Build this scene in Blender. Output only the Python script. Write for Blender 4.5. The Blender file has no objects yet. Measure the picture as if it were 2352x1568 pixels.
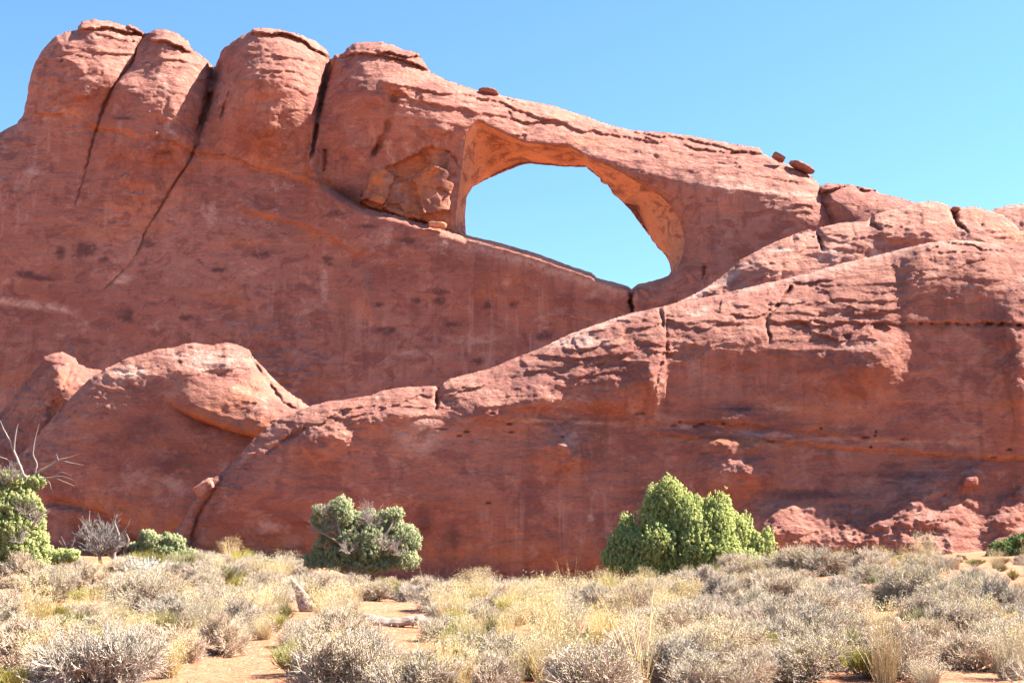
import bpy, math, random
import numpy as np

# ------------------------------------------------------------------ camera, sky, sun, exposure
sc = bpy.context.scene
COL = sc.collection
PW, PH, F = 2352.0, 1568.0, 2953.0          # working picture size and focal length in its pixels
CAMZ = 1.6
PITCH = math.atan((1235.0 - PH / 2) / F)
cam_d = bpy.data.cameras.new('camera')
cam_d.sensor_width = 36.0
cam_d.lens = 36.0 * F / PW
cam_d.clip_start = 0.1
cam_d.clip_end = 20000
cam = bpy.data.objects.new('camera', cam_d)
COL.objects.link(cam)
cam.location = (0, 0, CAMZ)
cam.rotation_euler = (math.pi / 2 + PITCH, 0, 0)
sc.camera = cam

SUN_EL, SUN_AZ = math.radians(47), math.radians(79)     # azimuth clockwise from +Y
sdir = np.array([math.sin(SUN_AZ) * math.cos(SUN_EL), math.cos(SUN_AZ) * math.cos(SUN_EL), math.sin(SUN_EL)])
world = bpy.data.worlds.new('World')
sc.world = world
world.use_nodes = True
wn = world.node_tree
wn.nodes.clear()
w_out = wn.nodes.new('ShaderNodeOutputWorld')
w_bg = wn.nodes.new('ShaderNodeBackground')
w_sky = wn.nodes.new('ShaderNodeTexSky')
w_sky.sky_type = 'NISHITA'
w_sky.sun_disc = False
w_sky.sun_elevation = SUN_EL
w_sky.sun_rotation = SUN_AZ
w_sky.altitude = 1500
w_sky.air_density = 1.5
w_sky.dust_density = 0.2
w_sky.ozone_density = 8.0
w_bg.inputs['Strength'].default_value = 0.0545
w_wb = wn.nodes.new('ShaderNodeMix')          # white balance of the sky light
w_wb.data_type = 'RGBA'
w_wb.blend_type = 'MULTIPLY'
w_wb.inputs[0].default_value = 1.0
w_wb.inputs[7].default_value = (0.89, 1.0, 1.0, 1)
wn.links.new(w_sky.outputs[0], w_wb.inputs[6])
wn.links.new(w_wb.outputs[2], w_bg.inputs[0])
wn.links.new(w_bg.outputs[0], w_out.inputs[0])
sun_d = bpy.data.lights.new('sun', 'SUN')
sun_d.energy = 5.0
sun_d.angle = math.radians(0.5)
sun_d.color = (1.0, 0.935, 0.83)
sun = bpy.data.objects.new('sun', sun_d)
COL.objects.link(sun)
from mathutils import Vector, Matrix
sun.rotation_euler = Vector(sdir).to_track_quat('Z', 'Y').to_euler()
sun.location = (60, 20, 80)
sc.view_settings.view_transform = 'Standard'
sc.view_settings.look = 'None'
sc.view_settings.gamma = 1
sc.view_settings.exposure = 2.2

# ------------------------------------------------------------------ picture <-> world
SP, CP = math.sin(PITCH), math.cos(PITCH)

def ray(px, py):
    u = (np.asarray(px, float) - PW / 2) / F
    v = (PH / 2 - np.asarray(py, float)) / F
    den = CP - v * SP
    return u / den, (SP + v * CP) / den

def at(px, py, Y):
    X, Z = ray(px, py)
    return np.array([X * Y, Y, CAMZ + Z * Y])

def to_px(x, y, z):
    zz = z - CAMZ
    d = y * CP + zz * SP
    return PW / 2 + F * x / d, PH / 2 - F * (-y * SP + zz * CP) / d

# ------------------------------------------------------------------ numpy noise
def _hash(ix, iy, seed):
    h = (ix.astype(np.int64) * 374761393 + iy.astype(np.int64) * 668265263 + seed * 1274126177) & 0xFFFFFFFF
    h = ((h ^ (h >> 13)) * 1274126177) & 0xFFFFFFFF
    h = h ^ (h >> 16)
    return (h & 0xFFFFFF) / float(0x1000000)

def pnoise(x, y, seed=0):
    ix, iy = np.floor(x), np.floor(y)
    fx, fy = x - ix, y - iy
    u, v = fx ** 3 * (fx * (fx * 6 - 15) + 10), fy ** 3 * (fy * (fy * 6 - 15) + 10)
    r = 0
    for dx in (0, 1):
        for dy in (0, 1):
            a = _hash(ix + dx, iy + dy, seed) * 2 * np.pi
            g = np.cos(a) * (fx - dx) + np.sin(a) * (fy - dy)
            r = r + g * (u if dx else 1 - u) * (v if dy else 1 - v)
    return r * 1.5

def fbm(x, y, octv=4, seed=0, gain=0.5):
    a, s, t = 1.0, 0.0, 0.0
    for o in range(octv):
        s = s + a * pnoise(x, y, seed + o * 17)
        t += a
        a *= gain
        x, y = x * 2.03 + 3.1, y * 2.03 + 1.7
    return s / t

def worley(x, y, seed=0):
    ix, iy = np.floor(x), np.floor(y)
    f1 = np.full(np.shape(x), 9.0)
    f2 = np.full(np.shape(x), 9.0)
    cid = np.zeros(np.shape(x))
    for dx in (-1, 0, 1):
        for dy in (-1, 0, 1):
            jx, jy = ix + dx, iy + dy
            d = np.hypot(jx + _hash(jx, jy, seed) - x, jy + _hash(jx, jy, seed + 5) - y)
            near = d < f1
            f2 = np.where(near, f1, np.minimum(f2, d))
            cid = np.where(near, _hash(jx, jy, seed + 9), cid)
            f1 = np.where(near, d, f1)
    return f1, f2, cid

def S(a, b, x):
    t = np.clip((x - a) / (b - a), 0, 1)
    return t * t * (3 - 2 * t)

def line_y(pts, px):
    p = np.array(pts, float)
    return np.interp(px, p[:, 0], p[:, 1])

# ------------------------------------------------------------------ object helpers
def link(o, parent=None):
    COL.objects.link(o)
    if parent is not None:
        o.parent = parent
    return o

def mesh_np(name, V, faces_list, mat, parent=None, smooth=True, attrs=None, mat_idx=None):
    """V (n,3); faces_list: list of (m,k) int arrays."""
    me = bpy.data.meshes.new(name)
    V = np.ascontiguousarray(V, np.float32)
    me.vertices.add(len(V))
    me.vertices.foreach_set('co', V.ravel())
    loops = np.concatenate([f.ravel() for f in faces_list]).astype(np.int32)
    sizes = np.concatenate([np.full(len(f), f.shape[1], np.int32) for f in faces_list])
    starts = np.concatenate([[0], np.cumsum(sizes)[:-1]]).astype(np.int32)
    me.loops.add(len(loops))
    me.loops.foreach_set('vertex_index', loops)
    me.polygons.add(len(sizes))
    me.polygons.foreach_set('loop_start', starts)
    me.polygons.foreach_set('loop_total', sizes)
    if smooth:
        me.polygons.foreach_set('use_smooth', np.ones(len(sizes), bool))
    me.update(calc_edges=True)
    me.validate()
    for k, a in (attrs or {}).items():
        at_ = me.attributes.new(k, 'FLOAT', 'POINT')
        at_.data.foreach_set('value', np.ascontiguousarray(a, np.float32))
    for m in (mat if isinstance(mat, (list, tuple)) else [mat]):
        me.materials.append(m)
    if mat_idx is not None:
        me.polygons.foreach_set('material_index', mat_idx.astype(np.int32))
    o = bpy.data.objects.new(name, me)
    return link(o, parent)

def empty(name, loc):
    o = bpy.data.objects.new(name, None)
    o.empty_display_size = 0.3
    o.location = tuple(float(c) for c in loc)
    return link(o)

def tag(o, label, cat, group=None):
    o['label'] = label
    o['category'] = cat
    if group:
        o['group'] = group
    return o

# ------------------------------------------------------------------ materials
class NT:
    def __init__(s, name):
        s.m = bpy.data.materials.new(name)
        s.m.use_nodes = True
        s.t = s.m.node_tree
        s.t.nodes.clear()
        s.out = s.n('ShaderNodeOutputMaterial')
    def n(s, kind, **kw):
        nd = s.t.nodes.new(kind)
        for k, v in kw.items():
            setattr(nd, k, v)
        return nd
    def l(s, a, b):
        s.t.links.new(a, b)
    def coords(s, scale=(1, 1, 1), loc=(0, 0, 0), warp=None):
        tc = s.n('ShaderNodeTexCoord')
        mp = s.n('ShaderNodeMapping')
        mp.inputs['Scale'].default_value = scale
        mp.inputs['Location'].default_value = loc
        s.l(tc.outputs['Object'], mp.inputs['Vector'])
        return mp.outputs[0]
    def noise(s, vec, scale=1, detail=4, rough=0.55, dist=0.0):
        nd = s.n('ShaderNodeTexNoise')
        nd.inputs['Scale'].default_value = scale
        nd.inputs['Detail'].default_value = detail
        nd.inputs['Roughness'].default_value = rough
        nd.inputs['Distortion'].default_value = dist
        s.l(vec, nd.inputs['Vector'])
        return nd.outputs['Fac']
    def ramp(s, fac, stops):
        r = s.n('ShaderNodeValToRGB')
        e = r.color_ramp.elements
        while len(e) < len(stops):
            e.new(0.5)
        for i, (p, c) in enumerate(stops):
            e[i].position = p
            e[i].color = (c, c, c, 1) if isinstance(c, (int, float)) else (*c, 1)
        s.l(fac, r.inputs[0])
        return r.outputs[0]
    def mix(s, fac, a, b, mode='MIX'):
        m = s.n('ShaderNodeMix', data_type='RGBA', blend_type=mode)
        for sock, v in ((m.inputs[0], fac), (m.inputs[6], a), (m.inputs[7], b)):
            if hasattr(v, 'links'):
                s.l(v, sock)
            elif isinstance(v, tuple):
                sock.default_value = (*v, 1)
            else:
                sock.default_value = v
        return m.outputs[2]
    def math(s, op, a, b=0.0):
        m = s.n('ShaderNodeMath', operation=op)
        for sock, v in ((m.inputs[0], a), (m.inputs[1], b)):
            if hasattr(v, 'links'):
                s.l(v, sock)
            else:
                sock.default_value = v
        return m.outputs[0]
    def attr(s, name):
        a = s.n('ShaderNodeAttribute', attribute_name=name)
        return a.outputs['Fac']
    def bsdf(s, col, rough=0.9, bump=None, strength=0.5, dist=0.1, spec=0.15):
        b = s.n('ShaderNodeBsdfPrincipled')
        if hasattr(col, 'links'):
            s.l(col, b.inputs['Base Color'])
        else:
            b.inputs['Base Color'].default_value = (*col, 1)
        b.inputs['Roughness'].default_value = rough
        b.inputs['Specular IOR Level'].default_value = spec
        if bump is not None:
            bp = s.n('ShaderNodeBump')
            bp.inputs['Strength'].default_value = strength
            bp.inputs['Distance'].default_value = dist
            s.l(bump, bp.inputs['Height'])
            s.l(bp.outputs[0], b.inputs['Normal'])
        s.l(b.outputs[0], s.out.inputs[0])
        return b

def rock_mat(name, cA=(0.385, 0.180, 0.137), cB=(0.290, 0.117, 0.090), cPale=(0.56, 0.36, 0.29),
             cDark=(0.13, 0.062, 0.056), varnish=0.55, pale=0.5, bump=0.9, seed=0.0, cOrange=(0.50, 0.17, 0.060)):
    t = NT(name)
    o = (seed * 13.1, seed * 7.7, seed * 3.3)
    big = t.noise(t.coords((0.10, 0.10, 0.16), o), 1, 5, 0.6)
    col = t.mix(t.ramp(big, [(0.35, 0.0), (0.65, 1.0)]), cA, cB)
    # bedding: long streaks along the strata
    bed = t.noise(t.coords((0.07, 0.07, 1.3), o), 1, 6, 0.65, 0.4)
    col = t.mix(t.ramp(bed, [(0.47, 0.0), (0.78, 0.22)]), col, tuple(c * 0.72 for c in cB))
    bed2 = t.noise(t.coords((0.11, 0.11, 2.4), (o[0] + 5, o[1], o[2] + 9)), 1, 5, 0.6, 0.3)
    col = t.mix(t.ramp(bed2, [(0.54, 0.0), (0.78, 0.32)]), col, (0.50, 0.225, 0.145))
    # desert varnish running down the face
    st = t.noise(t.coords((0.9, 0.9, 0.060), (o[0] + 2, o[1] + 3, o[2])), 1, 5, 0.65, 0.25)
    reg = t.noise(t.coords((0.06, 0.06, 0.07), (o[0] + 8, o[1], o[2])), 1, 3, 0.5)
    vf = t.math('MULTIPLY', t.ramp(st, [(0.50, 0.0), (0.60, 1.0)]), t.ramp(reg, [(0.42, 0.0), (0.60, varnish)]))
    col = t.mix(vf, col, (0.19, 0.082, 0.064))
    # blotchy dark lichen and pale mineral scabs
    bl = t.noise(t.coords((0.33, 0.33, 0.62), (o[0] + 4, o[1] + 1, o[2])), 1, 7, 0.68, 0.5)
    bmask = t.math('MULTIPLY', t.ramp(bl, [(0.585, 0.0), (0.66, 0.75)]), t.ramp(reg, [(0.38, 1.0), (0.62, 0.15)]))
    col = t.mix(bmask, col, (0.20, 0.088, 0.075))
    pl = t.noise(t.coords((0.28, 0.28, 0.40), (o[0] + 14, o[1] + 6, o[2])), 1, 9, 0.74, 0.3)
    col = t.mix(t.ramp(pl, [(0.575, 0.0), (0.66, pale)]), col, cPale)
    mo = t.noise(t.coords((0.75, 0.75, 0.95), (o[0] + 31, o[1] + 2, o[2])), 1, 8, 0.70, 0.6)
    col = t.mix(t.ramp(mo, [(0.54, 0.0), (0.66, 0.45)]), col, tuple(0.5 * a + 0.5 * b for a, b in zip(cA, cPale)))
    mo2 = t.noise(t.coords((0.55, 0.55, 0.8), (o[0] + 41, o[1] + 2, o[2] + 7)), 1, 8, 0.70, 0.6)
    col = t.mix(t.ramp(mo2, [(0.505, 0.0), (0.60, 0.74)]), col, (0.205, 0.082, 0.070))
    lt = t.noise(t.coords((1.3, 1.3, 0.055), (o[0] + 51, o[1] + 3, o[2])), 1, 5, 0.65, 0.25)
    lreg = t.noise(t.coords((0.11, 0.11, 0.16), (o[0] + 61, o[1], o[2])), 1, 3, 0.5)
    col = t.mix(t.math('MULTIPLY', t.ramp(lt, [(0.54, 0.0), (0.64, 0.40)]), t.ramp(lreg, [(0.48, 0.0), (0.60, 1.0)])), col, tuple(0.35 * a + 0.65 * b for a, b in zip(cA, cPale)))
    sp = t.noise(t.coords((1.5, 1.5, 2.1), (o[0] + 71, o[1] + 3, o[2])), 1, 6, 0.72, 0.4)
    col = t.mix(t.math('MULTIPLY', t.ramp(sp, [(0.60, 0.0), (0.67, 0.8)]), t.ramp(reg, [(0.40, 1.0), (0.60, 0.2)])), col, (0.17, 0.075, 0.066))
    # rust blush
    ob = t.noise(t.coords((0.12, 0.12, 0.30), (o[0] + 21, o[1] + 6, o[2])), 1, 5, 0.6, 0.4)
    col = t.mix(t.ramp(ob, [(0.58, 0.0), (0.76, 0.4)]), col, cOrange)
    # placed marks
    nz = t.noise(t.coords((1.1, 1.1, 1.3), o), 1, 9, 0.74, 0.5)
    nzr = t.ramp(nz, [(0.40, 0.1), (0.56, 1.0)])
    col = t.mix(t.math('MULTIPLY', t.attr('orange'), nzr), col, cOrange)
    col = t.mix(t.math('MULTIPLY', t.attr('pale'), nzr), col, cPale)
    col = t.mix(t.math('MULTIPLY', t.attr('dark'), t.ramp(nz, [(0.33, 0.0), (0.48, 1.0)])), col, cDark)
    # grain
    gr = t.noise(t.coords((1, 1, 1.6), o), 5.0, 5, 0.7)
    col = t.mix(0.30, col, t.mix(t.ramp(gr, [(0.3, 0.0), (0.7, 1.0)]), (0.30, 0.30, 0.30), (0.72, 0.72, 0.72)), 'OVERLAY')
    h1 = t.noise(t.coords((0.8, 0.8, 1.5), o), 1, 9, 0.66, 0.3)
    h2 = t.noise(t.coords((0.35, 0.35, 3.2), o), 1, 6, 0.6, 0.5)
    h = t.math('ADD', h1, t.math('MULTIPLY', h2, 0.18))
    t.bsdf(col, 0.93, h, bump, 0.55, 0.1)
    return t.m

# ------------------------------------------------------------------ rock formations as solids
def seg_dist(px, py, poly, closed=True):
    """distance, nearest point, arclength parameter to a polyline"""
    P = np.array(poly, float)
    Q = np.roll(P, -1, 0) if closed else P[1:]
    A = P if closed else P[:-1]
    best = np.full(px.shape, 1e18)
    nx = np.zeros(px.shape); ny = np.zeros(px.shape); tt = np.zeros(px.shape)
    L = np.hypot(*(Q - A).T)
    cum = np.concatenate([[0], np.cumsum(L)])
    for i in range(len(A)):
        dx, dy = Q[i] - A[i]
        l2 = dx * dx + dy * dy + 1e-9
        t = np.clip(((px - A[i, 0]) * dx + (py - A[i, 1]) * dy) / l2, 0, 1)
        qx, qy = A[i, 0] + t * dx, A[i, 1] + t * dy
        d = (px - qx) ** 2 + (py - qy) ** 2
        m = d < best
        best = np.where(m, d, best)
        nx = np.where(m, qx, nx); ny = np.where(m, qy, ny)
        tt = np.where(m, (cum[i] + t * L[i]) / cum[-1], tt)
    return np.sqrt(best), nx, ny, tt

def inside(px, py, poly):
    P = np.array(poly, float)
    r = np.zeros(px.shape, bool)
    j = len(P) - 1
    for i in range(len(P)):
        xi, yi = P[i]; xj, yj = P[j]
        c = ((yi > py) != (yj > py)) & (px < (xj - xi) * (py - yi) / (yj - yi + 1e-12) + xi)
        r ^= c
        j = i
    return r

def rough_poly(poly, step=5.0, amp=1.3, seed=0, keep=None, scale=14.0):
    P = np.array(poly, float)
    out = []
    n = len(P)
    for i in range(n):
        a, b = P[i], P[(i + 1) % n]
        L = np.hypot(*(b - a))
        k = max(1, int(L / step)) if L < 400 else 1
        for j in range(k):
            out.append(a + (b - a) * j / k)
    Q = np.array(out)
    m = (Q[:, 0] > -400) & (Q[:, 0] < 2700)
    dx = fbm(Q[:, 0] / scale, Q[:, 1] / scale, 3, seed + 1, 0.6) * amp * 2
    dy = fbm(Q[:, 0] / scale + 50, Q[:, 1] / scale, 3, seed + 2, 0.6) * amp * 2
    Q[:, 0] += dx * m
    Q[:, 1] += dy * m
    return Q

def beds(x, y, t, dip, seed, amp):
    """stepped bedding: each bed's face leans back and ends in a small overhang"""
    w = (y - dip * x) / t + 1.1 * fbm(x / (7 * t), y / (4 * t), 4, seed, 0.55)
    k = np.floor(w)
    f = w - k
    a = 0.25 + 1.1 * _hash(k, k * 0, seed + 3)
    prof = f * (1 - S(0.86, 1.0, f))
    return amp * a * prof * S(-0.35, 0.25, fbm(x / (5 * t), y / (2 * t), 3, seed + 5))

def crack(px, py, pts, w, d, seed=0, wob=2.5, asym=0.0):
    """groove along pts (list of x,y); w,d are (start,end) width in px and depth in m"""
    wx = px + wob * pnoise(px / 13, py / 13, seed + 71)
    wy = py + wob * pnoise(px / 13, py / 13, seed + 72)
    dist, _, _, t = seg_dist(wx, wy, pts, False)
    brk = pnoise(t * 6.0, t * 0 + 0.37 + seed, seed + 73)
    ww = (w[0] + (w[1] - w[0]) * t) * (1 + 0.4 * pnoise(t * 14.0, t * 0 + 0.77 + seed, seed + 74))
    dd = (d[0] + (d[1] - d[0]) * t) * (0.55 + 0.6 * S(-0.45, 0.25, brk)) * (1 - S(0.8, 1.0, t))
    return -dd * np.exp(-(dist / ww) ** 2)

def grid_sheet(poly, hole, bounds, step):
    x0, x1, y0, y1 = bounds
    xs = np.arange(x0, x1 + step, step)
    ys = np.arange(y0, y1 + step, step)
    PX, PY = np.meshgrid(xs, ys)
    PX = PX.astype(float); PY = PY.astype(float)
    d, nx, ny, _ = seg_dist(PX, PY, poly)
    sd = np.where(inside(PX, PY, poly), d, -d)
    snap = np.abs(sd) < 0.55 * step
    PX = np.where(snap, nx, PX); PY = np.where(snap, ny, PY)
    sd = np.where(snap, 0.0, sd)
    hd = None
    if hole is not None:
        d, nx, ny, _ = seg_dist(PX, PY, hole)
        hd = np.where(inside(PX, PY, hole), -d, d)
        snap = np.abs(hd) < 0.55 * step
        PX = np.where(snap, nx, PX); PY = np.where(snap, ny, PY)
        hd = np.where(snap, 0.0, hd)
        ok = (sd >= 0) & (hd >= 0)
    else:
        ok = sd >= 0
    idx = np.arange(PX.size).reshape(PX.shape)
    q = ok[:-1, :-1] & ok[1:, :-1] & ok[1:, 1:] & ok[:-1, 1:]
    quads = np.stack([idx[1:, :-1][q], idx[1:, 1:][q], idx[:-1, 1:][q], idx[:-1, :-1][q]], 1)
    return PX, PY, sd, hd, quads

def compact(V, quads, attrs):
    used = np.zeros(len(V), bool)
    used[quads.ravel()] = True
    remap = np.cumsum(used) - 1
    return V[used], remap[quads], {k: a[used] for k, a in attrs.items()}

def plane_y(px, py, Y0, lean, zb=0.0, skew=0.0):
    X, Z = ray(px, py)
    ta = math.tan(math.radians(lean))
    return (Y0 + ta * (CAMZ - zb)) / (1 - ta * Z - skew * X)

def formation(name, poly, bounds, step, Y0, lean, relief, R, mat, label, cat='rock formation', hole=None,
              hole_back=None, thick=4.0, skew=0.0, holeR=0.8, marks=None, rdepth=None, backstep=6):
    """front: fine relief sheet; back: coarse sheet; together one closed solid"""
    PX, PY, sd, hd, quads = grid_sheet(poly, hole, bounds, step)
    X, Z = ray(PX, PY)
    base = plane_y(PX, PY, Y0, lean, 0, skew)
    m = Y0 / F
    Rm = R(PX, PY) if callable(R) else R + 0 * PX
    e = np.clip(np.maximum(sd, 0) * m / Rm, 0, 1)
    rd = Rm if rdepth is None else Rm * rdepth
    off = rd * (1 - np.sqrt(np.maximum(0, 1 - (1 - e) ** 2)))
    if hd is not None:
        hr = holeR(PX, PY) if callable(holeR) else holeR
        eh = np.clip(np.maximum(hd, 0) * m / hr, 0, 1)
        off = off + 0.8 * hr * (1 - np.sqrt(np.maximum(0, 1 - (1 - eh) ** 2)))
    rel, mk = relief(PX, PY, m, e)
    Y = base + off - rel
    V = np.stack([X * Y, Y, CAMZ + Z * Y], -1).reshape(-1, 3)
    attrs = {k: np.clip(mk.get(k, 0 * PX), 0, 1).ravel() for k in ('orange', 'pale', 'dark')}
    V, quads, attrs = compact(V, quads, attrs)
    # back
    BX, BY, bsd, _, bq = grid_sheet(poly, hole_back, bounds, backstep)
    Xb, Zb = ray(BX, BY)
    bb = plane_y(BX, BY, Y0, lean, 0, skew)
    Rb = R(BX, BY) if callable(R) else R + 0 * BX
    eb = np.clip(np.maximum(bsd, 0) * m / Rb, 0, 1)
    rdb = Rb if rdepth is None else Rb * rdepth
    relb, _ = relief(BX, BY, m, eb)
    Yb = bb + rdb - relb + 0.05 + thick * np.sqrt(np.maximum(0, 1 - (1 - eb) ** 2))
    VB = np.stack([Xb * Yb, Yb, CAMZ + Zb * Yb], -1).reshape(-1, 3)
    VB, bq, ab = compact(VB, bq[:, ::-1], {k: np.zeros(BX.size) for k in attrs})
    n = len(V)
    o = mesh_np(name, np.concatenate([V, VB]), [quads, bq + n], mat,
                attrs={k: np.concatenate([attrs[k], ab[k]]) for k in attrs})
    return tag(o, label, cat)

LEAN = 1.6
def lean_patch(PX, PY, m, cx, cy, w, h, deg, seed=0, tail=1.3):
    """a swelling of the face: its upper flank leans back, its foot tucks under"""
    out = np.zeros(np.shape(PX))
    sel = (np.abs(PX - cx) < 1.7 * w + 60) & (PY > cy - h / 2 - 60) & (PY < cy + h * (0.6 + tail) + 60)
    a, b = PX[sel], PY[sel]
    k = min(1.0, min(w, h) / 45.0)
    wx = a + k * (24 * fbm(a / 75, b / 60, 3, seed + 3, 0.5) + 7 * fbm(a / 16, b / 14, 3, seed + 6))
    wy = b + k * (24 * fbm(a / 75 + 9, b / 60, 3, seed + 4, 0.5) + 6 * fbm(a / 16 + 5, b / 12, 3, seed + 7))
    u = (wx - cx) / w
    v = (wy - (cy - h / 2)) / h
    A = h * m * math.tan(math.radians(min(44, deg * LEAN)))
    up = np.clip(v, 0, 1)
    down = np.clip(1 - (v - 1) / tail, 0, 1)
    prof = np.where(v <= 1, up, down * down * (3 - 2 * down))
    env = np.exp(-(np.abs(u) ** 2.4) * 1.3)
    rag = 0.09 * fbm(a * m / 0.55, b * m / 0.33, 4, seed + 5, 0.6) * np.clip(v * 3, 0, 1) * np.clip(3 - 2 * v, 0, 1)
    out[sel] = (A * prof + rag) * env
    return out

def ledge(PX, PY, pts, drop, below, x0, x1, above=60, seed=0, soft=10.0):
    """overhang along a line: the rock above sticks out by `drop` m and fades upward over `above` px"""
    yl = line_y(pts, PX) + 9 * fbm(PX / 110, PX * 0 + 5.3, 3, seed + 7) + 5 * pnoise(PX / 30, PX * 0 + 3.3, seed + 5) + 2 * pnoise(PX / 9, PX * 0 + 1.3, seed + 6)
    v = yl - PY
    wgt = S(x0 - 30, x0 + 15, PX) * (1 - S(x1 - 15, x1 + 30, PX))
    prof = np.where(v > 0, np.clip(1 - v / above, 0, 1) ** 2 * np.clip(v / 4.0, 0, 1), 0)
    under = np.where(v <= 0, -below * np.exp(v / soft), -below * np.exp(-np.abs(v) / 2.5))
    return (drop * prof + under) * wgt

def band(PX, PY, pts, up, dn, x0, x1, seed=0):
    yl = line_y(pts, PX) + 4 * pnoise(PX / 40, PX * 0 + 3.3, seed + 5)
    v = PY - yl
    w = np.where(v < 0, np.exp(-(v / up) ** 2), np.exp(-(v / dn) ** 2))
    return w * S(x0 - 25, x0 + 25, PX) * (1 - S(x1 - 25, x1 + 25, PX))

def spot(PX, PY, cx, cy, rx, ry):
    sel = (np.abs(PX - cx) < 3 * rx + 30) & (np.abs(PY - cy) < 3 * ry + 30)
    out = np.zeros(np.shape(PX))
    a, b = PX[sel], PY[sel]
    a2 = a + 0.7 * min(rx, 24) * fbm(a / 16, b / 12, 3, 811)
    b2 = b + 0.7 * min(ry, 24) * fbm(a / 16, b / 12, 3, 812)
    out[sel] = np.exp(-(((a2 - cx) / rx) ** 2 + ((b2 - cy) / ry) ** 2) ** 2)
    return out
def spot_plain(PX, PY, cx, cy, rx, ry):
    return np.exp(-(((PX - cx) / rx) ** 2 + ((PY - cy) / ry) ** 2) ** 2)

M_ROCK = rock_mat('wall_rock', seed=0.0)
M_FIN = rock_mat('fin_rock', cA=(0.355, 0.158, 0.118), cB=(0.255, 0.097, 0.074), varnish=0.75, pale=0.42, seed=1.0)
M_MOUND = rock_mat('mound_rock', cA=(0.360, 0.164, 0.121), cB=(0.252, 0.099, 0.076), varnish=0.6, pale=0.4, seed=2.0)
M_LEDGE = rock_mat('ledge_rock', cA=(0.430, 0.205, 0.150), cB=(0.335, 0.138, 0.104), varnish=0.3, pale=0.55, seed=3.0)
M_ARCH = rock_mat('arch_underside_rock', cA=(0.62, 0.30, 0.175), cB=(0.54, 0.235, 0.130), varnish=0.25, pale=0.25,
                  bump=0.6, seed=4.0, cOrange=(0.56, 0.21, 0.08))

# ---- main wall with the arch
M_POLY = [(-420, 420), (-150, 345), (0, 305), (35, 285), (52, 268), (60, 235), (66, 190), (80, 145), (100, 112), (128, 83),
          (150, 74), (178, 69), (181, 58), (188, 50), (215, 45), (255, 50), (282, 58), (288, 60), (300, 57), (318, 66), (330, 76), (336, 80), (352, 70), (375, 66), (410, 78), (432, 95), (440, 112),
          (465, 130), (480, 142), (493, 159), (500, 138), (512, 112), (545, 88), (574, 74), (582, 66), (598, 64), (640, 68),
          (690, 80), (725, 95), (750, 115), (759, 132), (757, 146), (768, 127), (790, 122), (797, 110), (812, 100), (835, 97), (880, 97), (908, 106), (922, 112), (930, 118), (945, 117), (962, 124), (972, 140), (978, 148), (992, 168), (1030, 186), (1100, 209), (1150, 219), (1180, 226),
          (1260, 240), (1330, 262), (1400, 287), (1450, 299), (1530, 305), (1600, 315), (1680, 330), (1745, 340),
          (1752, 354), (1775, 364), (1815, 380), (1860, 402), (1876, 416), (1886, 430), (1893, 450), (1906, 475),
          (1917, 500), (1932, 514), (1950, 560), (1960, 1420), (-420, 1420)]
# pairs: front lip, far lip of the opening
PAIRS = [((1066, 546), (1070, 540)), ((1046, 512), (1068, 500)), ((1048, 470), (1072, 452)), ((1055, 430), (1085, 430)),
         ((1060, 395), (1112, 415)), ((1064, 350), (1132, 406)), ((1070, 315), (1142, 401)), ((1080, 294), (1165, 392)),
         ((1096, 278), (1198, 378)), ((1120, 290), (1214, 376)), ((1160, 308), (1240, 378)), ((1202, 327), (1272, 381)),
         ((1255, 333), (1305, 383)), ((1300, 335), (1330, 385)), ((1330, 350), (1346, 384)), ((1352, 364), (1362, 397)),
         ((1395, 380), (1378, 410)), ((1440, 405), (1381, 420)), ((1480, 428), (1396, 425)), ((1515, 449), (1409, 446)),
         ((1535, 468), (1432, 466)), ((1550, 486), (1452, 488)), ((1562, 508), (1470, 514)), ((1568, 530), (1492, 542)),
         ((1571, 553), (1508, 566)), ((1570, 572), (1520, 578)), ((1566, 590), (1530, 588)), ((1560, 606), (1537, 602)),
         ((1552, 622), (1541, 620)), ((1543, 636), (1536, 632)), ((1526, 645), (1524, 638)), ((1500, 653), (1500, 645)),
         ((1466, 660), (1466, 652)), ((1450, 672), (1450, 664)), ((1438, 664), (1440, 656)), ((1400, 654), (1402, 646)),
         ((1370, 646), (1370, 638)), ((1360, 636), (1360, 627)), ((1300, 616), (1300, 607)), ((1230, 591), (1230, 581)),
         ((1150, 568), (1150, 558)), ((1100, 554), (1098, 546))]
pa = np.array([p[0] for p in PAIRS], float)
pb = np.array([p[1] for p in PAIRS], float)
nsub = 8
pa_f = np.concatenate([pa[i] + (np.roll(pa, -1, 0)[i] - pa[i]) * np.arange(nsub)[:, None] / nsub for i in range(len(pa))])
pb_f = np.concatenate([pb[i] + (np.roll(pb, -1, 0)[i] - pb[i]) * np.arange(nsub)[:, None] / nsub for i in range(len(pb))])
rgh = np.stack([fbm(pa_f[:, 0] / 9, pa_f[:, 1] / 9, 3, 31), fbm(pa_f[:, 0] / 9, pa_f[:, 1] / 9, 3, 33)], 1)
pa_f = pa_f + rgh * 2.0
rgb_ = np.stack([fbm(pb_f[:, 0] / 14, pb_f[:, 1] / 14, 4, 35, 0.65), fbm(pb_f[:, 0] / 14, pb_f[:, 1] / 14, 4, 37, 0.65)], 1)
pb_f = pb_f + rgb_ * 2.6

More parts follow.
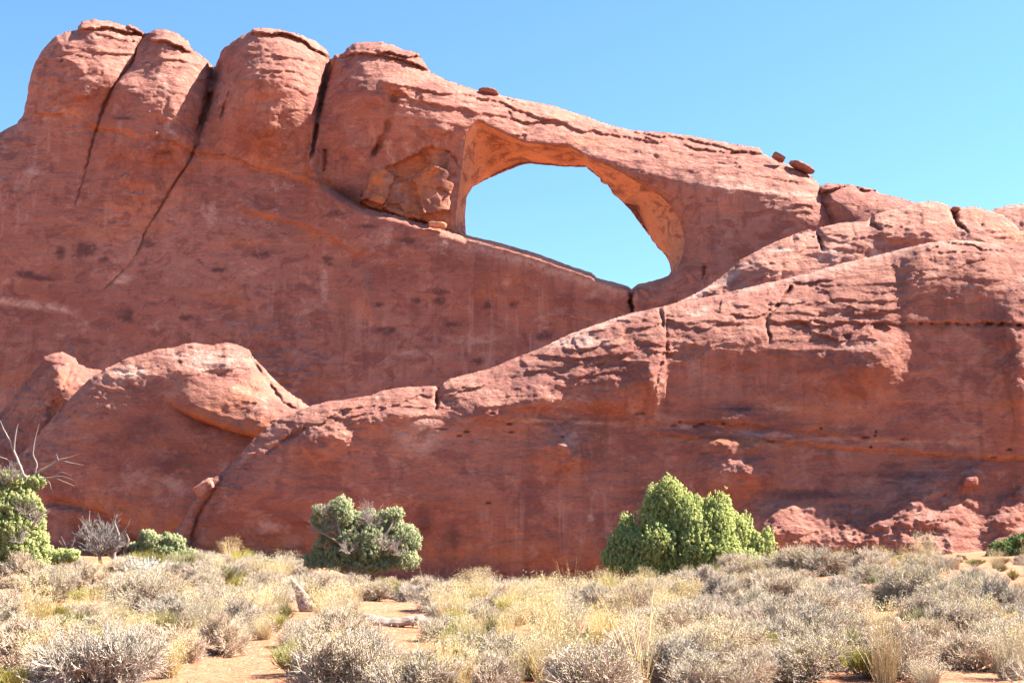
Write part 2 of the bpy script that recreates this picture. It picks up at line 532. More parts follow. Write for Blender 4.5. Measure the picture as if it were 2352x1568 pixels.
C1 = [(330, 84), (316, 105), (302, 148), (265, 190), (242, 240), (224, 290), (207, 350), (190, 420), (172, 470), (160, 520)]
C2 = [(493, 150), (488, 190), (474, 255), (456, 298), (448, 345)]
C2b = [(448, 335), (432, 375), (400, 422), (365, 482), (338, 525), (320, 572), (300, 605), (250, 655), (200, 700)]
C3 = [(758, 138), (749, 180), (738, 222), (728, 272), (722, 330), (713, 362), (700, 378)]
LEDGE1 = [(40, 268), (150, 260), (195, 270), (219, 297), (300, 306), (340, 313), (400, 331), (450, 358), (520, 362), (600, 386), (690, 410), (745, 428)]
SHELF = [(700, 402), (745, 424), (790, 452), (835, 478), (900, 492), (985, 517), (1040, 534), (1070, 543)]
STREAK = [(540, 480), (620, 500), (700, 520), (760, 545), (820, 580)]
SHOULDER = [(1040, 300), (1096, 285), (1200, 325), (1300, 340), (1400, 365), (1500, 400), (1600, 428), (1660, 434), (1720, 441), (1800, 447), (1860, 460), (1910, 485)]

def m_relief(PX, PY, m, e):
    x, y = PX * m, PY * m
    # broad unevenness
    r = 0.35 * fbm(x / 14, y / 10, 3, 1) + 0.08 * fbm(x / 3.2, y / 2.4, 4, 5, 0.55)
    # towers: convex across, dying out downwards
    xc1 = np.interp(PY, [p[1] for p in C1], [p[0] for p in C1])
    xc2 = np.interp(PY, [150, 345, 610], [493, 448, 300])
    xc3 = np.interp(PY, [p[1] for p in C3], [p[0] for p in C3])
    down = 1 - S(190, 400, PY)
    def bulge(a, b, B):
        t = np.clip((PX - a) / (b - a), 0, 1)
        return B * (1 - np.abs(2 * t - 1) ** 2.6) * ((PX > a) & (PX <= b))
    r += down * (bulge(-160 + 0 * PX, xc1, 1.6) + bulge(xc1, xc2, 2.2) + bulge(xc2, xc3, 4.2) + bulge(xc3, xc3 + 480, 3.0))
    # tower faces turned: each leans its right flank to the sun a little
    r += crack(PX, PY, C1, (3.6, 1.6), (0.8, 0.18), 1)
    r += crack(PX, PY, C2, (12, 4), (4.0, 1.2), 2)
    r += crack(PX, PY, C2b, (3.0, 1.8), (0.55, 0.18), 3)
    r += crack(PX, PY, C3, (8, 3), (4.0, 0.8), 4)
    r += crack(PX, PY, [(532, 198), (514, 250), (505, 282)], (5, 3), (0.5, 0.7), 5)
    r += crack(PX, PY, [(747, 345), (743, 400)], (3, 2), (0.6, 0.5), 6)
    r += crack(PX, PY, [(905, 225), (888, 300), (865, 342), (845, 372)], (9, 5), (0.5, 1.1), 7)
    r += crack(PX, PY, [(1451, 650), (1447, 690), (1453, 730)], (5, 4), (2.2, 1.4), 8)
    r += crack(PX, PY, [(1618, 608), (1616, 650)], (5, 4), (0.7, 0.5), 9)
    r += ledge(PX, PY, LEDGE1, 0.35, 0.22, -200, 740, 80, 11, 22) * (0.3 + 0.7 * S(-0.3, 0.3, fbm(PX / 70, PX * 0 + 1.1, 3, 88)))
    r += ledge(PX, PY, STREAK, 0.20, 0.20, 555, 830, 50, 12, 18)
    # the low wall steps forward below the shelf; the rock above it tucks under
    yl = line_y(SHELF, PX) + 3 * pnoise(PX / 22, PX * 0, 15)
    w = S(690, 760, PX) * (1 - S(1069, 1078, PX))
    v = PY - yl
    r += w * np.where(v > 0, 1.3 * np.sqrt(np.clip(v / 14, 0, 1)), -1.1 * np.exp(v / 26))
    w2 = S(1069, 1078, PX) * (1 - S(1440, 1500, PX)) * (PY > 470)
    r += 1.3 * w2
    r -= 1.3 * S(0, 260, v) * (w + w2 * (PY > 540))
    # span and right pier lean back above their shoulder
    ys = line_y(SHOULDER, PX) + 5 * pnoise(PX / 35, PX * 0 + 7, 16)
    vs = np.clip(ys - PY, 0, 400)
    ws = S(1010, 1110, PX)
    r -= ws * vs * m * math.tan(math.radians(27))
    vs2 = np.clip(PY - ys, 0, 400)
    r -= S(1560, 1620, PX) * np.clip(vs2, 0, 60) * m * 0.10
    # pier flank turns into the opening
    r += S(1540, 1660, PX) * (PY > 380) * 1.1 - 1.1
    r += 0.0
    # ledge across the span
    r += ledge(PX, PY, [(1400, 296), (1480, 312), (1560, 322), (1640, 338), (1750, 356)], 0.5, 0.4, 1420, 1760, 16, 27, 6)
    r += ledge(PX, PY, [(1560, 336), (1640, 348), (1700, 352), (1760, 362)], 0.4, 0.4, 1580, 1740, 12, 28, 6)
    r += ledge(PX, PY, [(1090, 222), (1170, 245), (1240, 273), (1330, 302), (1420, 318), (1520, 330)], 0.35, 0.25, 1110, 1500, 40, 17, 10)
    r += ledge(PX, PY, [(760, 205), (900, 210), (960, 240), (1060, 250), (1100, 262)], 0.15, 0.2, 900, 1090, 40, 18, 14)
    # cap beds overhang the domes
    for k, (ln, x0, x1) in enumerate([([(178, 69), (230, 66), (290, 72), (335, 84)], 180, 330), ([(288, 66), (310, 70), (335, 82)], 288, 330), ([(575, 78), (640, 80), (700, 96), (755, 132)], 577, 750),
                                      ([(790, 126), (860, 127), (920, 136), (985, 165)], 790, 985), ([(865, 118), (900, 122), (930, 132)], 880, 975), ([(340, 96), (390, 100), (435, 118)], 340, 430)]):
        r += ledge(PX, PY, ln, 0.9, 0.7, x0, x1, 26, 20 + k, 7)
    # swellings that catch the sun
    for i, (cx, cy, a, h, dg) in enumerate([(215, 150, 70, 60, 16), (285, 175, 30, 40, 14), (190, 205, 22, 20, 14), (320, 260, 60, 150, 12),
            (405, 240, 45, 130, 12), (610, 262, 40, 60, 17), (590, 150, 90, 50, 12), (720, 280, 16, 150, 8), (820, 320, 38, 50, 12),
            (830, 160, 60, 70, 12), (840, 640, 18, 60, 12), (1680, 385, 90, 70, 6),
            (1880, 480, 60, 40, 12), (905, 175, 34, 26, 26), (1010, 280, 30, 26, 18), (160, 800, 12, 30, 14)]):
        r += lean_patch(PX, PY, m, cx, cy, a, h, dg, 40 + i)
    pw = S(480, 560, PX + 30 * fbm(PX / 50, PY / 40, 3, 471)) * (1 - S(690, 740, PX + 20 * fbm(PX / 40, PY / 40, 3, 472)))
    r += pw * np.clip(PY - 720, 0, 220) * m * math.tan(math.radians(7)) + pw * S(720, 780, PY) * (0.10 * fbm(x / 1.2, y / 0.9, 5, 473, 0.6) + 0.16 * np.abs(fbm(x / 2.2, y / 1.7, 3, 474)))
    # rough skin: strong near the tops and in patches
    f1, f2, cid = worley(x / 2.4 + 0.8 * fbm(x / 2, y / 1.2, 3, 61), y / 0.8 + 0.9 * fbm(x / 2, y / 1.2, 3, 62), 63)
    rough = np.clip((1 - e) * 1.2, 0, 1) * 0.9 + 0.9 * S(0.12, 0.5, fbm(x / 6, y / 6, 3, 64)) * (1 - S(500, 620, PY))
    rough += spot(PX, PY, 640, 820, 110, 90) * 1.0
    r += rough * (0.24 * (cid - 0.5) - 0.05 * np.exp(-((f2 - f1) / 0.08) ** 2) * S(0, 0.3, fbm(x / 3, y / 3, 2, 68)))
    r += np.clip(rough, 0, 1.2) * beds(x, y, 0.62, 0.12, 67, 0.34) + 0.03 * beds(x, y, 1.3, 0.06, 69, 1.0)
    r += (0.05 + 0.12 * rough) * fbm(x / 0.9, y / 0.5, 5, 66, 0.62)
    # broken blocks left of the opening
    def facet(poly, d0, gx, gy, r, soft=5.0):
        pp = np.array(poly, float)
        qx = PX + 4 * pnoise(PX / 14, PY / 14, 95); qy = PY + 4 * pnoise(PX / 14, PY / 14, 96)
        dd, _, _, _ = seg_dist(qx, qy, pp)
        msk = np.where(inside(qx, qy, pp), np.clip(dd / soft, 0, 1), 0)
        c = pp.mean(0)
        tgt = d0 + gx * (PX - c[0]) * m + gy * (PY - c[1]) * m
        return r * (1 - msk) + tgt * msk, msk
    box = (PX > 780) & (PX < 1075) & (PY > 300) & (PY < 545)
    org = (band(PX, PY, LEDGE1, 16, 8, 150, 480, 3) * 0.7 + band(PX, PY, STREAK, 20, 16, 560, 830, 4) * 0.7) * S(-0.3, 0.4, fbm(PX / 45, PY / 25, 3, 87))
    org += 0.5 * band(PX, PY, LEDGE1, 26, 8, 560, 760, 8)
    fm = 0 * PX
    pp = np.array([(828, 467), (838, 425), (848, 390), (900, 380), (940, 362), (972, 344), (992, 332), (1026, 346), (1054, 360), (1050, 400), (1040, 445), (1034, 480), (1020, 512), (985, 514), (940, 505), (880, 487)], float)
    qx = PX + 7 * fbm(PX / 22, PY / 22, 3, 95); qy = PY + 7 * fbm(PX / 22, PY / 22, 3, 96)
    dd, _, _, _ = seg_dist(qx, qy, pp)
    fm = np.where(inside(qx, qy, pp), np.clip(dd / 5.0, 0, 1), 0)
    ax, ay = 0.86 * x + 0.5 * y, -0.42 * x + 0.9 * y
    _, _, c1 = worley(ax / 3.1 + 0.10 * fbm(x, y, 2, 91), ay / 1.9, 99)
    _, _, c2 = worley(ax / 1.5 + 3.3, ay / 1.0 + 0.10 * fbm(x, y, 2, 92), 102)
    h = lambda c, q: (c * 97.31 * q) % 1.0 - 0.5
    x0, y0 = 940 * m, 435 * m
    tgt = -1.5 + 1.9 * h(c1, 1.0) - 0.5 * S(1010, 1050, PX) + 0.42 * h(c1, 1.7) * (x - x0) + (0.30 * h(c1, 2.9) + 0.08) * (y - y0) + 0.6 * h(c2, 1.0) + 0.10 * h(c2, 2.3) * (x - x0)
    r = r * (1 - fm) + tgt * fm
    r += fm * 0.10 * fbm(x / 0.9, y / 0.7, 4, 97)
    org += fm * (0.35 + 0.7 * S(-0.2, 0.3, fbm(x / 2.0, y / 3.0, 3, 98)))
    pale = 0.9 * band(PX, PY, [(0, 690), (70, 700), (150, 712), (190, 730)], 10, 8, -100, 170, 9)
    pale += 0.7 * band(PX, PY, [(1070, 560), (1230, 605), (1370, 652), (1440, 668)], 7, 16, 1060, 1440, 10)
    pale += 0.8 * spot(PX, PY, 275, 640, 28, 14) + 0.6 * spot(PX, PY, 745, 640, 9, 75) + 0.6 * spot(PX, PY, 960, 810, 50, 9) + 0.5 * spot(PX, PY, 1090, 780, 60, 12)
    pale += 0.6 * band(PX, PY, [(1600, 424), (1720, 434), (1860, 454)], 9, 8, 1620, 1880, 12)
    pale += 0.7 * spot(PX, PY, 75, 395, 18, 12) + 0.5 * spot(PX, PY, 110, 275, 26, 7) + 0.5 * spot(PX, PY, 840, 395, 1, 1)
    dark = sum(spot(PX, PY, *s) for s in [(195, 572, 26, 17), (138, 580, 10, 14), (240, 598, 14, 9), (290, 726, 20, 16),
            (752, 598, 14, 12), (600, 585, 22, 9), (770, 490, 20, 8), (380, 352, 18, 6), (285, 272, 26, 3.5), (845, 520, 22, 5),
            (935, 552, 26, 7), (1010, 670, 20, 8), (1010, 690, 14, 9), (95, 640, 36, 6), (1250, 770, 22, 12), (1095, 830, 18, 10),
            (890, 760, 22, 9), (1120, 700, 14, 10), (1180, 700, 12, 8), (960, 690, 18, 7), (1040, 745, 20, 7), (870, 700, 14, 6),
            (60, 630, 30, 8), (340, 560, 16, 8), (500, 620, 20, 6), (430, 730, 20, 7)])
    dark += 0.8 * spot(PX, PY, 800, 445, 36, 18) + 0.6 * spot(PX, PY, 1020, 390, 16, 40) + 0.5 * spot(PX, PY, 985, 470, 20, 20)
    return r, {'orange': org, 'pale': pale, 'dark': dark}

m_poly = rough_poly(M_POLY, 5, 1.5, 3)
wall = formation('rock_arch', m_poly, (-420, 1965, 40, 1010), 2.6, 101.0, 7.6, m_relief,
                 lambda px, py: 6.0 - 1.6 * S(1000, 1150, px) + 0 * py, M_ROCK,
                 'tall red sandstone wall pierced by a wide natural arch, rounded towers on its left', 'rock arch',
                 hole=pa_f, hole_back=pb_f, thick=3.0, rdepth=0.8,
                 holeR=lambda px, py: 0.45 + 2.2 * S(1400, 1560, px) * (1 - S(590, 640, py)) + -0.3 * S(535, 560, py + 0 * px) * (px < 1450) )
# tunnel of the opening (underside of the span, jambs)
def arch_tunnel():
    NR = 26
    n = len(pa_f)
    ca = pa_f.mean(0)
    out = pa_f + (pa_f - ca) / np.linalg.norm(pa_f - ca, axis=1)[:, None] * 3.0
    X, Z = ray(out[:, 0], out[:, 1])
    # depth of the wall front at the lip
    fx = pa_f[:, 0][None, :]; fy = pa_f[:, 1][None, :]
    rel, _ = m_relief(fx, fy, 101.0 / F, np.ones_like(fx))
    hr = (0.45 + 2.2 * S(1400, 1560, fx) * (1 - S(590, 640, fy)) + -0.3 * S(535, 560, fy) * (fx < 1450))
    Yf = (plane_y(fx, fy, 101.0, 7.6) + 0.8 * hr - rel)[0] + 0.25
    k = np.ones(41) / 41
    Ys = np.convolve(np.concatenate([Yf[-20:], Yf, Yf[:20]]), k, 'valid')
    relb, _ = m_relief(pb_f[:, 0][None, :], pb_f[:, 1][None, :], 101.0 / F, np.ones((1, len(pb_f))))
    Yb = plane_y(pb_f[:, 0], pb_f[:, 1], 101.0, 7.6) + 4.6 * 0.8 + 3.0 + 0.3 - np.convolve(np.concatenate([relb[0][-30:], relb[0], relb[0][:30]]), np.ones(61) / 61, 'valid')
    rows = []
    for i in range(NR):
        t = i / (NR - 1)
        tb = t ** 0.9
        q = out * (1 - tb) + pb_f * tb
        Y = (Yf if i == 0 else Yf * (1 - min(1, t * 3)) + Ys * min(1, t * 3)) * (1 - t) + Yb * t
        s = np.arange(n) / 7.0
        lump = fbm(pa_f[:, 0] / 26 + t * 1.5, pa_f[:, 1] / 26 + t * 3.0, 4, 91, 0.6)
        f1, f2, cid = worley(pa_f[:, 0] / 60 + t * 0.7, pa_f[:, 1] / 60 + t * 2.2, 93)
        nrm = (q - np.array([1300, 480]))
        nrm /= np.linalg.norm(nrm, axis=1)[:, None]
        amp = math.sin(math.pi * t) * (1 - 0.8 * S(530, 580, pa_f[:, 1]) * (pa_f[:, 0] < 1560))
        q = q + nrm * ((lump * 7 + (cid - 0.5) * 8) * amp)[:, None]
        X, Z = ray(q[:, 0], q[:, 1])
        rows.append(np.stack([X * Y, Y, CAMZ + Z * Y], 1))
    V = np.concatenate(rows)
    i, j = np.meshgrid(np.arange(NR - 1), np.arange(n), indexing='ij')
    a = i * n + j; b = i * n + (j + 1) % n
    Q = np.stack([a, b, b + n, a + n], -1).reshape(-1, 4)
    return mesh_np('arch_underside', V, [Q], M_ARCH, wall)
und = arch_tunnel()
und['label'] = 'smooth orange underside and jambs of the opening'

# ---- right-hand distant knobs and ledges
def soft_relief(seed, a=0.5, b=0.2, cells=0.18, cs=1.6, lean=(), cracks_=(), ledges=(), marks=None):
    def fn(PX, PY, m, e):
        x, y = PX * m, PY * m
        r = a * fbm(x / 8, y / 6, 3, seed) + b * fbm(x / 2.6, y / 1.6, 4, seed + 1, 0.55)
        f1, f2, cid = worley(x / (cs * 1.3) + 0.8 * fbm(x / 2, y / 1.4, 3, seed + 2), y / (cs * 0.5) + 0.8 * fbm(x / 2, y / 1.4, 3, seed + 3), seed + 4)
        rough = np.clip((1 - e) * 1.25, 0, 1) + 0.5 * S(0.05, 0.4, fbm(x / 4, y / 4, 3, seed + 5))
        r += rough * (cells * 0.9 * (cid - 0.5) - cells * 0.30 * np.exp(-((f2 - f1) / 0.08) ** 2))
        r += rough * beds(x, y, 0.5, 0.10, seed + 8, cells * 0.6)
        r += (0.03 + 0.09 * rough) * fbm(x / 0.7, y / 0.4, 5, seed + 6, 0.62)
        for i, l in enumerate(lean):
            r += lean_patch(PX, PY, m, *l, seed + 20 + i)
        for i, c in enumerate(cracks_):
            r += crack(PX, PY, *c, seed + 40 + i)
        for i, c in enumerate(ledges):
            r += ledge(PX, PY, *c)
        return r, (marks(PX, PY) if marks else {})
    return fn

formation('rock_dome', rough_poly([(2262, 490), (2290, 478), (2320, 471), (2360, 467), (2460, 460), (2620, 500), (2650, 760), (2262, 760)], 5, 1.2, 8),
          (2250, 2650, 455, 740), 3, 118, 12, soft_relief(300, 0.6, 0.35, 0.3, 2.2), 4.0, M_ROCK,
          'far low red rock dome cut by the right edge of the picture', 'rock dome', thick=8)
formation('rock_butte', rough_poly([(1880, 462), (1884, 428), (1900, 421), (1950, 424), (2012, 436), (2020, 444), (2070, 455), (2130, 474), (2200, 500), (2260, 540), (2270, 800), (1870, 800), (1892, 500)], 5, 1.2, 9),
          (1860, 2270, 415, 780), 3, 100, 10,
          soft_relief(320, 0.5, 0.25, 0.25, 2.4, lean=[(2060, 470, 70, 40, 10)], ledges=[([(1880, 446), (1910, 434), (1960, 433), (2016, 441), (2080, 462)], 0.9, 0.7, 1890, 2030, 16, 5, 8)]),
          3.0, M_ROCK, 'flat capped red butte just right of the arch wall, a narrow cleft between them', 'rock butte', thick=6)
R1 = [(1440, 760), (1500, 722), (1545, 698), (1610, 668), (1650, 640), (1668, 625), (1690, 608), (1700, 598), (1745, 572), (1765, 563), (1800, 548), (1826, 536),
      (1872, 531), (1884, 522), (1930, 512), (1990, 508), (2003, 497), (2020, 489), (2060, 480), (2085, 472), (2120, 463), (2150, 462),
      (2180, 472), (2190, 484), (2202, 478), (2240, 474), (2262, 480), (2300, 492), (2330, 512), (2345, 530), (2420, 540), (2560, 560), (2600, 900), (1440, 900)]
R1b = [(px, py) for px, py in R1]
formation('rock_ledges', rough_poly(R1b, 5, 1.5, 10), (1430, 2600, 455, 800), 2.8, 84, 13,
          soft_relief(340, 0.5, 0.25, 0.30, 2.6,
                      lean=[(1760, 590, 70, 40, 20), (2090, 510, 90, 40, 16), (2240, 530, 80, 40, 18), (1980, 545, 60, 40, 10), (1700, 660, 120, 24, 12)],
                      cracks_=[([(2003, 498), (1998, 512), (2030, 530)], (4, 3), (1.2, 0.8)), ([(1876, 530), (1885, 560), (1890, 580)], (4, 3), (1.0, 0.7)),
                               ([(2190, 482), (2196, 510), (2230, 540)], (5, 3), (1.4, 0.6)), ([(1820, 538), (1824, 560)], (3, 3), (0.8, 0.5))],
                      marks=lambda PX, PY: {'pale': spot(PX, PY, 1902, 586, 22, 15) * 1.2 + spot(PX, PY, 1795, 574, 26, 6) + spot(PX, PY, 2012, 582, 14, 8)
                                            + 0.9 * band(PX, PY, [(1540, 704), (1640, 655), (1720, 606), (1740, 590)], 6, 12, 1560, 1720, 4)}),
          3.2, M_LEDGE, 'pale stepped rock ledges sloping down between the arch pier and the front fin', 'rock ledges', thick=5)

# ---- left knob and left mound
formation('rock_outcrop', rough_poly([(-400, 1080), (-200, 1000), (0, 948), (20, 925), (60, 878), (85, 845), (100, 822), (120, 811), (142, 807), (172, 822), (182, 836),
          (204, 846), (232, 850), (270, 870), (420, 960), (430, 1330), (-400, 1330)], 5, 1.6, 12), (-400, 430, 800, 1300), 3, 82, 9,
          soft_relief(360, 0.6, 0.2, 0.32, 1.9, lean=[(140, 850, 50, 60, 24), (90, 920, 26, 70, 12), (150, 920, 26, 60, 12), (60, 900, 40, 50, 6)],
                      cracks_=[([(165, 835), (150, 880), (140, 910)], (3, 2), (0.35, 0.2))]), 3.2, M_MOUND,
          'small knobbly red outcrop with a sunlit top at the far left', 'rock outcrop', thick=5)
L_POLY = [(-60, 1120), (40, 1050), (120, 960), (170, 905), (205, 870), (240, 848), (262, 838), (290, 822), (330, 812), (362, 801), (400, 798), (420, 789), (450, 787), (490, 793),
          (515, 786), (545, 790), (572, 803), (580, 818), (600, 838), (622, 862), (640, 880), (662, 898), (690, 918), (713, 936), (780, 1000), (800, 1340), (-60, 1340)]
SLAB = [(350, 905), (385, 925), (450, 962), (520, 985), (585, 1004), (640, 1010)]
def l_relief(PX, PY, m, e):
    base = soft_relief(380, 0.25, 0.08, 0.20, 1.5,
                       lean=[(555, 880, 70, 40, 12), (430, 830, 60, 40, 8), (500, 815, 60, 30, 14), (620, 915, 60, 60, 14)],
                       cracks_=[([(575, 820), (610, 870), (650, 925), (690, 945)], (4, 3), (0.5, 0.5))])
    r, _ = base(PX, PY, m, e)
    # thick slab lying across the mound: its foot overhangs the lower face
    yl = line_y(SLAB, PX) + 3 * pnoise(PX / 20, PX * 0, 77)
    v = yl - PY
    w = S(360, 480, PX)
    r += w * np.where(v > 0, 0.9 * np.clip(v / 7, 0, 1) - 0.012 * np.clip(v - 30, 0, 90), -0.5 * np.exp(v / 14))
    # base overhang
    yb = line_y([(-60, 1130), (170, 1160), (240, 1185), (290, 1215), (340, 1235), (420, 1250)], PX)
    vb = PY - yb
    r -= S(150, 260, PX) * (1 - S(360, 460, PX)) * 2.2 * S(0, 45, vb)
    r -= 0.5 * np.exp(-((PY - yb) / 10) ** 2) * S(60, 160, PX) * (1 - S(260, 330, PX))
    org = 0.7 * band(PX, PY, [(200, 1150), (300, 1190), (420, 1230)], 45, 20, 210, 430, 2) + 0.6 * band(PX, PY, SLAB, 40, 3, 430, 640, 3)
    pale = 0.7 * spot(PX, PY, 290, 860, 60, 20) + 0.8 * spot(PX, PY, 470, 875, 30, 6) * 0 + 0.7 * spot(PX, PY, 500, 830, 80, 22) + 0.6 * spot(PX, PY, 390, 1120, 45, 30) + 0.5 * spot(PX, PY, 310, 1100, 30, 30)
    dark = spot(PX, PY, 280, 1010, 60, 20) * 0.6 + spot(PX, PY, 400, 1060, 60, 30) * 0.6 + spot(PX, PY, 330, 980, 50, 20) * 0.6
    return r, {'orange': org, 'pale': pale, 'dark': dark}
formation('rock_mound', rough_poly(L_POLY, 5, 1.4, 13), (-60, 800, 775, 1330), 2.6, 73, 7.6, l_relief,
          lambda px, py: 2.6 + 0.8 * S(520, 620, px) + 0 * py, M_MOUND,
          'rounded red rock mound with a thick sunlit slab across its right shoulder', 'rock mound', thick=5)

# ---- long fin in front
F_POLY = [(352, 1420), (395, 1240), (420, 1220), (440, 1185), (470, 1140), (505, 1092), (545, 1048), (580, 1010), (610, 985), (640, 962), (680, 945), (715, 931), (750, 922), (800, 916), (850, 908),
          (880, 896), (940, 888), (1002, 886), (1008, 892), (1016, 880), (1035, 868), (1060, 862), (1120, 848), (1180, 822), (1240, 800), (1300, 770), (1360, 748), (1420, 728), (1455, 718),
          (1500, 709), (1540, 699), (1580, 690), (1640, 678), (1700, 664), (1780, 646), (1860, 627), (1920, 608), (2000, 590), (2070, 572),
          (2130, 558), (2180, 552), (2230, 553), (2290, 560), (2352, 566), (2460, 575), (2620, 620), (2680, 1420)]
HOLES = [(700, 960), (900, 962), (1100, 966), (1250, 972), (1500, 972), (1650, 972), (1790, 985), (1900, 1002), (2050, 1010), (2200, 1018), (2352, 1030), (2680, 1050)]
def f_relief(PX, PY, m, e):
    x, y = PX * m, PY * m
    r = 0.28 * fbm(x / 11, y / 7, 3, 401) + 0.07 * fbm(x / 3.0, y / 1.8, 4, 405, 0.55)
    # crest pillows
    f1, f2, cid = worley(x / 2.1 + 0.9 * fbm(x / 2, y / 1.3, 3, 411), y / 0.75 + 0.9 * fbm(x / 2, y / 1.3, 3, 412), 413)
    rough = np.clip((1 - e) * 1.1, 0, 1) + 0.55 * S(0.15, 0.5, fbm(x / 4, y / 4, 3, 414))
    for s in [(1950, 740, 130, 60), (1420, 800, 130, 70), (780, 970, 70, 40), (2120, 1180, 70, 110), (2310, 1180, 50, 90), (1960, 1190, 60, 60)]:
        rough += 0.8 * spot(PX, PY, *s)
    r += rough * (0.24 * (cid - 0.5) - 0.06 * np.exp(-((f2 - f1) / 0.08) ** 2) * S(-0.1, 0.3, fbm(x / 3, y / 3, 2, 418)))
    r += np.clip(rough, 0, 1.3) * beds(x, y, 0.46, -0.02, 419, 0.17) + 0.02 * beds(x, y, 1.0, 0.0, 420, 1.0)
    r += (0.025 + 0.10 * rough) * fbm(x / 0.6, y / 0.36, 5, 416, 0.62)
    # vertical joints
    r += crack(PX, PY, [(1006, 884), (1003, 910), (1002, 945)], (5, 3), (1.0, 0.5), 1)
    r += 0.6 * crack(PX, PY, [(1515, 712), (1528, 760), (1530, 795), (1516, 840), (1502, 900), (1495, 960)], (5, 3), (0.6, 0.15), 2)
    r += crack(PX, PY, [(1816, 660), (1775, 715), (1760, 735), (1772, 800)], (4, 3), (0.6, 0.35), 3)
    r += crack(PX, PY, [(700, 985), (655, 1010), (600, 1050)], (5, 3), (0.3, 0.2), 4)
    # the block left of the joint swells to its right
    t = np.clip((PX - 1010) / (1528 - 1010), 0, 1)
    r += 0.4 * t ** 1.5 * (PX < 1528) * (1 - S(860, 960, PY)) 
    t2 = np.clip((PX - 1528) / 500, 0, 1)
    r += 0.55 * t2 * (PX >= 1528) * (1 - S(2030, 2075, PX)) * (1 - S(800, 900, PY))
    r += 0.55 * S(2200, 2335, PX) * (1 - S(900, 1100, PY))
    # bedding plane with a pale lip and a row of cavities
    r += S(-0.4, 0.2, fbm(PX / 160, PX * 0 + 2.2, 2, 456)) * ledge(PX, PY, HOLES, 0.12, 0.14, 900, 2800, 30, 31, 8)
    r += ledge(PX, PY, [(p[0], p[1] + 28) for p in HOLES], 0.10, 0.14, 1500, 2800, 20, 32, 8)
    r += ledge(PX, PY, [(1500, 740), (1900, 742), (2060, 744), (2352, 746), (2600, 750)], 0.12, 0.18, 1830, 2700, 26, 33, 8)
    rng = np.random.RandomState(5)
    pits = []
    for k in range(18):
        cx = 1000 + 1352 * rng.rand() ** 0.7
        ln = line_y(HOLES, cx) + rng.choice([-16, -4, 2, 24, 30]) + rng.normal(0, 4)
        pits.append((cx, ln, rng.uniform(2, 7) * (1 + 1.6 * rng.rand() ** 3), rng.uniform(1.4, 3.0)))
    for k in range(16):
        cx = rng.uniform(2090, 2345)
        pits.append((cx, 744 + rng.uniform(-3, 3), rng.uniform(3, 9), rng.uniform(1.8, 3.4)))
    for cx, cy in [(1055, 1000), (1072, 991), (1170, 973), (1122, 1154), (2010, 1000)]:
        pits.append((cx, cy, rng.uniform(3, 8), rng.uniform(1.6, 3)))
    for cx, cy, rx, ry in pits:
        sel = (np.abs(PX - cx) < rx * 2.2) & (np.abs(PY - cy) < ry * 2.5)
        r[sel] -= 0.26 * np.exp(-(((PX[sel] - cx) / rx) ** 2 + ((PY[sel] - cy) / ry) ** 2) ** 2)
    for i, l in enumerate([(1286, 994, 60, 66, 20), (1312, 1006, 30, 40, 12), (1680, 994, 130, 40, 20), (1680, 1046, 90, 80, 20), (1735, 1040, 46, 60, 16), (1690, 938, 66, 34, 20), (2230, 1075, 40, 40, 14), (1840, 1195, 170, 100, 12), (1985, 1200, 110, 90, 8), (1770, 1172, 60, 50, 12), (1900, 1230, 70, 70, 9), (1230, 890, 60, 40, 20), (1400, 900, 60, 36, 22), (2020, 790, 70, 90, 12), (1940, 830, 80, 70, 12),
                           (1800, 1195, 90, 90, 8), (2140, 1135, 120, 130, 17), (2165, 1235, 80, 120, 11), (2060, 1215, 70, 90, 10), (2090, 1120, 60, 70, 16), (2010, 1170, 60, 60, 12), (2320, 1170, 50, 80, 18), (1980, 1215, 80, 70, 14),
                           (2225, 1075, 30, 34, 30), (1960, 770, 110, 90, 10), (1680, 730, 130, 80, 10), (1440, 830, 80, 90, 10), (1160, 900, 130, 60, 10),
                           (1330, 850, 110, 60, 9), (880, 925, 110, 50, 12), (740, 990, 60, 60, 16), (760, 950, 70, 50, 8), (1100, 930, 60, 40, 8), (2340, 730, 40, 180, 9), (1500, 790, 30, 120, 10)]):
        r += lean_patch(PX, PY, m, *l, 440 + i)
    r += S(1660, 1800, PX + 40 * fbm(PX / 60, PY / 40, 3, 461)) * np.clip(PY + 26 * fbm(PX / 70, PY / 50, 3, 462) - 1110, 0, 180) * m * 0.19
    lr = S(1660, 1780, PX) * S(1110, 1170, PY) + 0.8 * S(2040, 2120, PX) * S(1060, 1120, PY) * (1 - S(1110, 1170, PY))
    r += lr * (0.20 * fbm(x / 1.2, y / 0.9, 5, 463, 0.62) + 0.30 * np.abs(fbm(x / 1.9, y / 1.5, 3, 464)))
    # undercut foot on the left third
    r -= (1 - S(900, 1400, PX)) * 0.9 * S(1120, 1290, PY)
    r -= ledge(PX, PY, [(500, 1190), (700, 1200), (960, 1215)], -0.12, -0.10, 640, 980, 30, 35, 9)
    r += 0.9 * S(1200, 1330, PY) * S(1950, 2150, PX)
    org = 0.55 * band(PX, PY, [(1000, 985), (1600, 1010), (2352, 1050)], 6, 9, 1500, 2700, 6) + 0.5 * band(PX, PY, [(400, 1260), (1000, 1275), (1900, 1285), (2100, 1290)], 40, 30, 450, 1950, 8)
    pale = 0.55 * S(-0.25, 0.3, fbm(PX / 90, PY / 20, 3, 455)) * band(PX, PY, [(1000, 962), (1500, 974), (1800, 1002), (2352, 1024)], 5, 7, 1050, 2700, 7)
